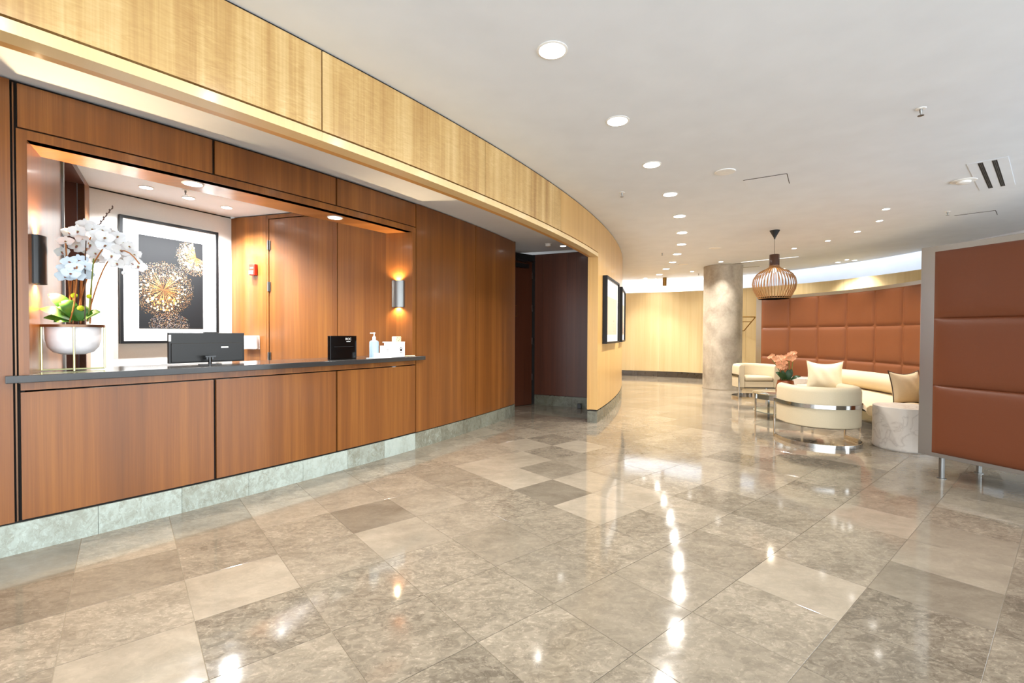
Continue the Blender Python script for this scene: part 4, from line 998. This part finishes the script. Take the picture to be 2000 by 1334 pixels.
# tray with bottle and boxes: local frame along the counter
tc0 = Vector((-1.33, 4.98, 0)); ta_ = math.atan2(.86, .51); tt_ = Vector((.51, .86, 0)); to_ = Vector((.86, -.51, 0))
def on(s_, o_): return tc0 + tt_ * s_ + to_ * o_
sb_ = thing('sanitizer_bottle', 'clear pump bottle of hand sanitizer with blue tint', 'bottle', (*on(-.245, .07)[:2], 1.05)); bp_ = sb_.location
B().lathe([(.0, .0), (.036, 0), (.038, .01), (.038, .17), (.034, .185), (.015, .195), (.015, .20)], 20).build('body', 'bluegel', sb_, smooth=40, local=True).scale = (1.25, 1, .95)
B().lathe([(.017, .186), (.017, .215), (.010, .225), (.006, .228), (.006, .250), (.012, .252), (.012, .262), (0, .264)], 14).box((-.04, -.006, .252), (.05, 0, 0), (0, .012, 0), (0, 0, .009)).build('pump', 'white_gloss', sb_, smooth=40, local=True)
text('Sanitizer', on(-.225, .07), 1.13, ta_, .034, 'hinge', sb_, to_ * .044, vert=True)
tr = thing('card_tray', 'white acrylic tray with cards in front of the pump bottle', 'tray', (*on(-.17, .10)[:2], 1.05))
B().cbox(*on(-.17, .115)[:2], 1.0505, .24, .012, .055, ta_).cbox(*on(-.17, .06)[:2], 1.0505, .24, .11, .006, ta_).build('tray', 'white_gloss', tr, bevel=.002)
B().cbox(*on(-.095, .075)[:2], 1.0566, .11, .045, .12, ta_).build('cards', 'paper', tr, bevel=.001)
b2 = B()
for i in range(3): b2.cbox(*on(-.09, .0985)[:2], 1.135 - .016 * i, .035, .0008, .004, ta_)
b2.build('printed_lines', 'steel', tr)
cn = on(-.13, .01); B().lathe([(0, 0), (.012, .0), (.012, .02), (.007, .03), (0, .03)], 10, (cn.x, cn.y, 1.166)).build('knob', 'brass', tr, smooth=40)
bx = thing('treat_box', 'white box printed with a black paw at the right end of the counter', 'box', (*on(.07, .05)[:2], 1.05))
B().cbox(*on(.07, .04)[:2], 1.0505, .20, .11, .155, ta_).build('box', 'white_gloss', bx, bevel=.003)
B().cbox(*on(.06, .04)[:2], 1.2055, .215, .12, .010, ta_).build('lid', 'white_gloss', bx, bevel=.002)
pw_ = B(); pc_ = on(.11, .0962)
def disc(c_, r_, sx=1.0):
    q = [c_ + tt_ * (r_ * sx * math.cos(k * PI / 6)) + Vector((0, 0, r_ * math.sin(k * PI / 6))) for k in range(12)]; pw_.face(q)
for dx, dz, r_, sx in ((0, -.008, .0125, 1.15), (-.017, .006, .0055, .8), (-.007, .0155, .006, .8), (.007, .0155, .006, .8), (.017, .006, .0055, .8)): disc(pc_ + tt_ * dx + Vector((0, 0, 1.135 + dz)), r_, sx)
pw_.build('paw_print', 'gloss', bx, fix=False); B().cbox(*on(.11, .0958)[:2], 1.098, .034, .0006, .006, ta_).build('printed_line', 'steel', bx)
cu_ = thing('treat_bag', 'small cream patterned packet standing on the paw box', 'packet', (*on(.11, .03)[:2], 1.2157)); 
B().cbox(*on(.11, .03)[:2], 1.2157, .10, .05, .055, ta_ + .1).build('packet', 'linen', cu_, bevel=.006)
b2 = B()
for i in range(7): b2.cbox(*(on(.07 + .014 * i, .057) + Vector((0, 0, 0)))[:2], 1.222 + .016 * (i % 3), .006, .002, .008, ta_ + .1)
b2.build('pattern', 'twig', cu_)
pn = on(.23, .04); pe = on(.33, .09)
pen = B().tube([Vector((pn.x, pn.y, 1.056)), Vector((pe.x, pe.y, 1.056)), ], .0055, 10).build('pen', 'linen'); tag(pen, 'cream pen lying on the counter right of the paw box', 'pen')

# ------------------------------------------------------------------ framed prints on the curved wall
for i, (sa_, sb2, lab) in enumerate(((-8.30, -7.03, 'black framed sepia tower print nearest the alcove on the curved golden wall'), (-6.48, -5.25, 'black framed print in the middle of the three on the curved golden wall'), (-4.72, -3.5, 'black framed print farthest along the curved golden wall'))):
    q0_, q1_ = pol(RF, sa_ / 20.76), pol(RF, sb2 / 20.76); uu = (q1_ - q0_).normalized(); oo = Vector((-uu.y, uu.x, 0)); oo = oo if oo.x > 0 else -oo; LL = (q1_ - q0_).length
    t_ = thing('framed_print', lab, 'picture', tuple(q0_ + uu * LL / 2 + Vector((0, 0, 1.16))), 0, 'framed prints on the curved wall')
    q0_ = q0_ + oo * .004; zb, zt, d_ = 1.16, 2.205, .07
    for a_, w2, z_, h_ in ((0, .03, zb, zt - zb), (LL - .03, .03, zb, zt - zb), (.03, LL - .06, zb, .03), (.03, LL - .06, zt - .03, .03)):
        B().box(q0_ + uu * a_ + Vector((0, 0, z_)), uu * w2, oo * d_, (0, 0, h_)).build('frame_bar', 'blackframe', t_, bevel=.002)
    B().box(q0_ + uu * .03 + oo * .03 + Vector((0, 0, zb + .03)), uu * (LL - .06), oo * .012, (0, 0, zt - zb - .06)).build('mat_board', 'paper', t_)
    B().box(q0_ + uu * .14 + oo * .042 + Vector((0, 0, zb + .14)), uu * (LL - .28), oo * .002, (0, 0, .6)).build('print_ground', 'print', t_)
    k = B(); rg2 = random.Random(i); x0 = LL * .62; zz0 = zb + .16
    for lv in range(9):      # tower silhouette drawn in fine lines
        w3 = .16 * (1 - lv / 10); k.box(q0_ + uu * (x0 - w3 / 2) + oo * .0435 + Vector((0, 0, zz0 + .062 * lv)), uu * w3, oo * .0005, (0, 0, .05 if lv < 5 else .06))
    for j in range(14): 
        h3 = rg2.uniform(.06, .2); k.box(q0_ + uu * (.16 + (LL - .34) * j / 14) + oo * .0435 + Vector((0, 0, zz0)), uu * .028, oo * .0005, (0, 0, h3))
    k.build('print_drawing', 'inkbrown', t_)

# ------------------------------------------------------------------ pendant lamp
pd = thing('pendant_lamp', 'slatted birch globe pendant hanging over the coffee table', 'pendant lamp', (4.2, 7.52, ZC))
B().lathe([(.0, 0), (.075, -.001), (.072, -.012), (.012, -.12), (.010, -.14), (0, -.14)], 24).build('canopy', 'black', pd, smooth=40, local=True)
B().tube([(0, 0, -.13), (0, 0, -.40)], .003, 6).build('cord', 'black', pd, local=True)
zt_ = 2.594 - ZC
B().lathe([(0, zt_), (.07, zt_), (.074, zt_ - .006), (.074, zt_ - .19), (.068, zt_ - .19), (.066, zt_ - .01), (0, zt_ - .008)], 32).build('neck', 'birch_dark', pd, smooth=40, local=True)
zg0, zg1 = 2.41 - ZC, 1.886 - ZC
sl = B(); prof = [(.072, zg0 + .10), (.074, 2.40 - ZC), (.11, 2.371 - ZC), (.20, 2.33 - ZC), (.26, 2.281 - ZC), (.303, 2.212 - ZC), (.318, 2.124 - ZC), (.303, 2.034 - ZC), (.264, 1.955 - ZC), (.227, 1.886 - ZC)]
for i in range(40):
    q = 2 * PI * i / 40; e = Vector((math.cos(q), math.sin(q), 0)); s_ = Vector((-e.y, e.x, 0)); i0 = len(sl.v)
    for r, z in prof: 
        c_ = e * r + Vector((0, 0, z)); sl.v += [c_ - s_ * .0055, c_ + s_ * .0055, c_ + s_ * .0055 - e * .008, c_ - s_ * .0055 - e * .008]
    for j in range(len(prof) - 1):
        for k in range(4):
            k2 = (k + 1) % 4; sl.f.append([i0 + 4 * j + k, i0 + 4 * j + k2, i0 + 4 * j + 4 + k2, i0 + 4 * j + 4 + k]); sl.uv.append([(0, 0)] * 4); sl.m.append(0)
    sl.build('slat', 'birch', pd, smooth=50, local=True, fix=True); sl = B()
for r, z in ((.228, zg1 + .004), (.244, zg1 + .03)):
    B().lathe([(r - .008, z - .005), (r, z - .005), (r, z + .005), (r - .008, z + .005), (r - .008, z - .005)], 40).build('ring', 'birch', pd, local=True, smooth=30)
B().lathe([(0, zg0 - .02), (.03, zg0 - .04), (.035, zg0 - .07), (.02, zg0 - .1), (0, zg0 - .105)], 16).build('bulb', emis('pendant_bulb', (1, .9, .75), 1.2), pd, smooth=60, local=True)
pl = bpy.data.lights.new('lamp_light', 'POINT'); pl.energy = 2.5; pl.color = (1, .86, .66); pl.shadow_soft_size = .04; po = bpy.data.objects.new('lamp_light', pl); C.objects.link(po); po.parent = pd; po.location = (0, 0, zg0 - .17)

# ------------------------------------------------------------------ downlights and ceiling fittings
def downlight(x, y, z, r, label, power, lens, group, ang=150, cat='ceiling light', col=WARM):
    t_ = thing('downlight', label, cat, (x, y, z), 0, group)
    B().lathe([(r * 1.0, -.001), (r * 1.18, -.001), (r * 1.18, -.004), (r * 1.0, -.007), (r * .98, -.001)], 32).build('trim_ring', 'white_trim', t_, smooth=40, local=True)
    B().lathe([(0, -.003), (r * .98, -.003)], 32).build('lens', lens, t_, local=True, fix=False)
    spot(t_, (0, 0, -.03), power, ang, 1.0, col, r * .6)
    return t_
row = [(.23, 2.79), (.82, 3.70), (1.37, 4.64), (1.88, 5.61), (2.36, 6.64), (2.78, 7.70), (3.13, 8.69), (3.42, 9.74), (3.70, 10.83), (3.91, 11.93), (4.09, 13.04)]
ords = ['first', 'second', 'third', 'fourth', 'fifth', 'sixth', 'seventh', 'eighth', 'ninth', 'tenth', 'eleventh']
for (x, y), od in zip(row, ords): downlight(x, y, ZC, .078, od + ' round downlight from the front in the curved row on the lobby ceiling', P_MAIN * (1 if y < 5 else 1.5), 'lamp', 'curved row of lobby downlights')
# the row goes on behind the camera
for d_ in (1, 2, 3):
    p = pol(21.82, -.605 - .0498 * d_); downlight(p.x, p.y, ZC, .078, ('nearest', 'middle', 'farthest')[d_ - 1] + ' of three curved row downlights out of view behind the camera', P_MAIN, 'lamp', 'curved row of lobby downlights')
small = [(4.94, 6.22), (5.35, 6.85), (5.56, 7.57), (5.58, 8.31), (5.43, 9.05)]
for (x, y), od in zip(small, ords): downlight(x, y, ZC, .042, od + ' small downlight from the front in the arc above the sofa', P_SMALL, 'lamp_small', 'small downlights above the sofa', 80)
for x, y, lb_ in ((4.77, 10.73, 'small downlight just in front of the concrete column'), (4.75, 12.39, 'small downlight behind and left of the concrete column'), (7.45, 10.73, 'small downlight near the cove, left one of the pair'), (7.62, 10.45, 'small downlight near the cove, right one of the pair'), (3.95, 13.9, 'farthest small downlight beside the cove edge'), (6.4, 5.0, 'small downlight over the near leather screen'), (3.2, 1.6, 'downlight out of view above the lobby entrance side')):
    downlight(x, y, ZC, .05, lb_, P_SMALL, 'lamp_small', 'small lobby downlights', 100)
for (x, y), lb_ in zip(((-2.42, 3.56), (-1.73, 4.58)), ('round downlight in the wood soffit nearer the orchid', 'round downlight in the wood soffit nearer the right sconce')): downlight(x, y, 2.432, .062, lb_, P_SOFFIT, 'lamp', 'soffit downlights over the counter', 120)
for (x, y), lb_ in zip(((-3.70, 4.75), (-3.52, 5.11), (-3.34, 5.49)), ('office downlight nearest the dark doorway', 'middle office downlight in front of the framed art', 'office downlight nearest the cherry door')): downlight(x, y, ZA, .055, lb_, P_OFFICE, 'lamp', 'office downlights', 135, col=(.93, .97, 1.0))
downlight(.84, 7.78, ZA, .05, 'small downlight on the alcove ceiling by the dark door', 10, 'lamp_small', 'alcove downlight', 110)
for d_, lb_ in ((-.66, 'alcove ceiling downlight hidden behind the fascia near the orchid'), (-.60, 'alcove ceiling downlight hidden behind the fascia at mid counter'), (-.54, 'alcove ceiling downlight hidden behind the fascia near the right sconce'), (-.48, 'alcove ceiling downlight hidden behind the fascia by the tall panels'), (-.72, 'alcove ceiling downlight hidden behind the fascia at the left end')):
    p = pol(20.35, d_); downlight(p.x, p.y, ZA, .05, lb_, 14, 'lamp_small', 'alcove downlights', 120)
def sprinkler(x, y, z, lb_):
    t_ = thing('sprinkler', lb_, 'sprinkler', (x, y, z), 0, 'ceiling sprinklers')
    B().lathe([(.0, -.001), (.034, -.001), (.030, -.006), (.012, -.008)], 20).build('escutcheon', 'white_trim', t_, smooth=40, local=True)
    B().lathe([(.010, -.006), (.008, -.03), (.005, -.034), (.004, -.05), (.020, -.052), (.020, -.054), (0, -.055)], 12).build('head', 'nickel', t_, smooth=40, local=True)
for x, y, z, lb_ in ((3.01, 3.48, ZC, 'sprinkler on the bare ceiling nearest the camera at right'), (1.29, 5.55, ZC, 'sprinkler between the golden wall and the downlight row'), (3.07, 9.62, ZC, 'sprinkler left of the far end of the downlight row'), (5.86, 6.33, ZC, 'sprinkler beside the right ceiling hatch'), (5.08, 12.79, ZC, 'far sprinkler left of the column top'), (-3.36, 4.83, ZA, 'sprinkler on the office ceiling behind the wood soffit')): sprinkler(x, y, z, lb_)
def disc_thing(name, x, y, r, lb_, cat, z=ZC, dark=False):
    t_ = thing(name, lb_, cat, (x, y, z))
    B().lathe([(0, -.001), (r, -.001), (r * .97, -.008), (r * .85, -.010)], 32).build('rim', 'white_trim', t_, smooth=40, local=True)
    B().lathe([(0, -.0105), (r * .84, -.0105)], 32).build('grille', 'white_trim', t_, local=True, fix=False); return t_
disc_thing('ceiling_speaker', 2.18, 4.83, .10, 'round ceiling speaker right of the third downlight', 'speaker')
disc_thing('ceiling_speaker', 3.90, 9.03, .11, 'round ceiling speaker in front of the column', 'speaker')
disc_thing('ceiling_speaker', 4.06, 11.14, .12, 'flat round ceiling speaker at the far end by the last downlights', 'speaker')
sd = disc_thing('smoke_detector', 4.87, 5.08, .11, 'round white detector left of the double slot vent', 'detector')
B().lathe([(.06, -.010), (.058, -.03), (.04, -.036), (0, -.037)], 24).build('chamber', 'white_trim', sd, smooth=40, local=True)
sd = disc_thing('smoke_detector', .58, 7.61, .055, 'small smoke detector on the alcove ceiling above the dark door', 'detector', ZA)
B().lathe([(.045, -.010), (.045, -.04), (.03, -.05), (0, -.05)], 20).build('chamber', 'white_trim', sd, smooth=40, local=True)
# slot vent
va, vb_ = Vector((4.55, 4.515, 0)), Vector((5.435, 5.28, 0)); uv_ = (vb_ - va).normalized(); pv = Vector((uv_.y, -uv_.x, 0)); LV = (vb_ - va).length
vt = thing('slot_vent', 'white ceiling air vent with two long dark slots', 'vent', (*(va + vb_)[:2], 0)); vt.location = (va.x / 2 + vb_.x / 2, va.y / 2 + vb_.y / 2, ZC)
B().box(va - uv_ * .04 - pv * .14 + Vector((0, 0, ZC - .004)), uv_ * (LV + .08), pv * .28, (0, 0, .003)).build('frame', 'white', vt)
for s_ in (-.066, .030):
    B().box(va + pv * s_ + Vector((0, 0, ZC - .005)), uv_ * LV, pv * .036, (0, 0, .0015)).build('slot', 'pool', vt)
    for k_ in (.012, .022): B().box(va + pv * (s_ + k_) + Vector((0, 0, ZC - .0065)), uv_ * LV, pv * .003, (0, 0, .002)).build('blade', 'nickel', vt)
def hatch(p, q, r_, lb_):
    p, q, r_ = Vector((*p, 0)), Vector((*q, 0)), Vector((*r_, 0)); t_ = thing('access_hatch', lb_, 'hatch', (q.x, q.y, ZC)); a_, b_ = p - q, r_ - q
    B().box(q + Vector((0, 0, ZC - .004)), a_, b_, (0, 0, .003)).build('panel', 'white', t_)
    k = B(); 
    for o_, d_, w2 in ((q, a_, b_.normalized() * .006), (q, b_, a_.normalized() * .006)): k.box(o_ - w2 + Vector((0, 0, ZC - .0045)), d_, w2, (0, 0, .004))
    k.build('gap', 'pool', t_)
hatch((2.5, 5.1), (2.84, 4.88), (3.05, 5.19), 'square ceiling access hatch beside the round speaker')
hatch((6.16, 6.55), (6.44, 6.27), (6.68, 6.48), 'square ceiling access hatch above the near leather screen')
ls = thing('linear_light', 'thin white linear slot in the ceiling behind the pendant', 'ceiling light', (5.7, 10.4, ZC))
B().box(Vector((5.26, 10.79, ZC - .006)), Vector((.83, -.8, 0)), Vector((.012, .012, 0)), (0, 0, .005)).build('diffuser', emis('slot_light', (1, .98, .95), 1.1), ls)
for c_, lb_ in (((5.32, 10.95), 'thin dark slot diffuser in the ceiling beside the column top'), ((5.85, 11.55), 'dark slot diffuser in the ceiling between column and cove')):
    t_ = thing('slot_diffuser', lb_, 'vent', (*c_, ZC)); B().cbox(*c_, ZC - .004, .42, .05, .003, -.6).build('slot', 'pool', t_); B().cbox(*c_, ZC - .003, .5, .12, .002, -.6).build('frame', 'white_trim', t_)
cs = thing('cylinder_spotlight', 'small brass-coloured cylinder spotlight hanging near the cove', 'spotlight', (4.47, 13.75, ZC))
B().lathe([(.058, -.001), (.058, -.24), (.050, -.245), (.050, -.20), (0, -.19)], 24).build('can', 'brass', cs, smooth=40, local=True)
B().lathe([(0, -.21), (.048, -.21)], 24).build('lens', 'lamp_small', cs, local=True, fix=False)
spot(cs, (0, 0, -.26), 60, 90, 1, WARM, .03)
# wall grazers on the far wall
for d_, lb_ in ((84, 'far wall washer downlight left of the cylinder spotlight'), (66, 'far wall washer downlight left of the column'), (48, 'far wall washer downlight behind the pendant'), (30, 'far wall washer downlight above the leather screen'), (14, 'far wall washer downlight hidden by the near screen')):
    p = pol(FR - .55, math.radians(d_), 0, FC); downlight(p.x, p.y, ZC, .04, lb_, 35, 'lamp_small', 'far wall washers', 140)

# ------------------------------------------------------------------ coat rack on the far wall
rk = thing('coat_rack', 'brass wall coat rack half hidden by the concrete column', 'coat rack', tuple(pol(FR, math.radians(50), 1.6, FC)))
e1 = at(1475, 619, 12.75); e2 = at(1405, 619, 12.75); w1 = at(1453, 646, 12.75)
B().tube([e1, e2], .016, 8).build('shelf_rail', 'brass', rk); 
for k_ in (0, -.6): B().tube([e1 + Vector((k_, 0, -.01)), w1 + Vector((k_, 0, 0))], .014, 8).build('bracket', 'brass', rk)
B().tube([at(1468, 628.5, 12.75), at(1405, 628.5, 12.75)], .009, 8).build('hanging_rod', 'brass', rk)
for k_ in (0, 1): B().tube([w1 + Vector((-.6 * k_, 0, 0)), w1 + Vector((-.6 * k_, .5, .0))], .012, 8).build('wall_mount', 'brass', rk)

# ------------------------------------------------------------------ pieces that belong to a part go one level deeper
SUB = {'potting_moss': ('bowl', 'pot'), 'rim_ring': ('wire_stand',), 'webcam': ('housing',), 'sticker': ('rear_cover',), 'stand_foot': ('stand',), 'strobe': ('housing',), 'printed_label': ('housing',),
       'piping': ('cover',), 'print_marks': ('print_ground',), 'print_drawing': ('print_ground',), 'foot_ring': ('drum',), 'grille': ('rim',), 'lid': ('box',), 'paw_print': ('box',), 'printed_line': ('box',), 'pattern': ('packet',), 'pump': ('body',), 'blade': ('slot',), 'ledge': ('case',)}
base = lambda n: n.split('.')[0]
for t_ in [o for o in C.objects if o.type == 'EMPTY' and o.get('category')]:
    kids = list(t_.children)
    for ch in kids:
        for want in SUB.get(base(ch.name), ()):
            for k_ in kids:
                if base(k_.name) == want and k_.parent == t_ and k_.location.length < 1e-6 and (k_.scale - Vector((1, 1, 1))).length < 1e-6: ch.parent = k_; break
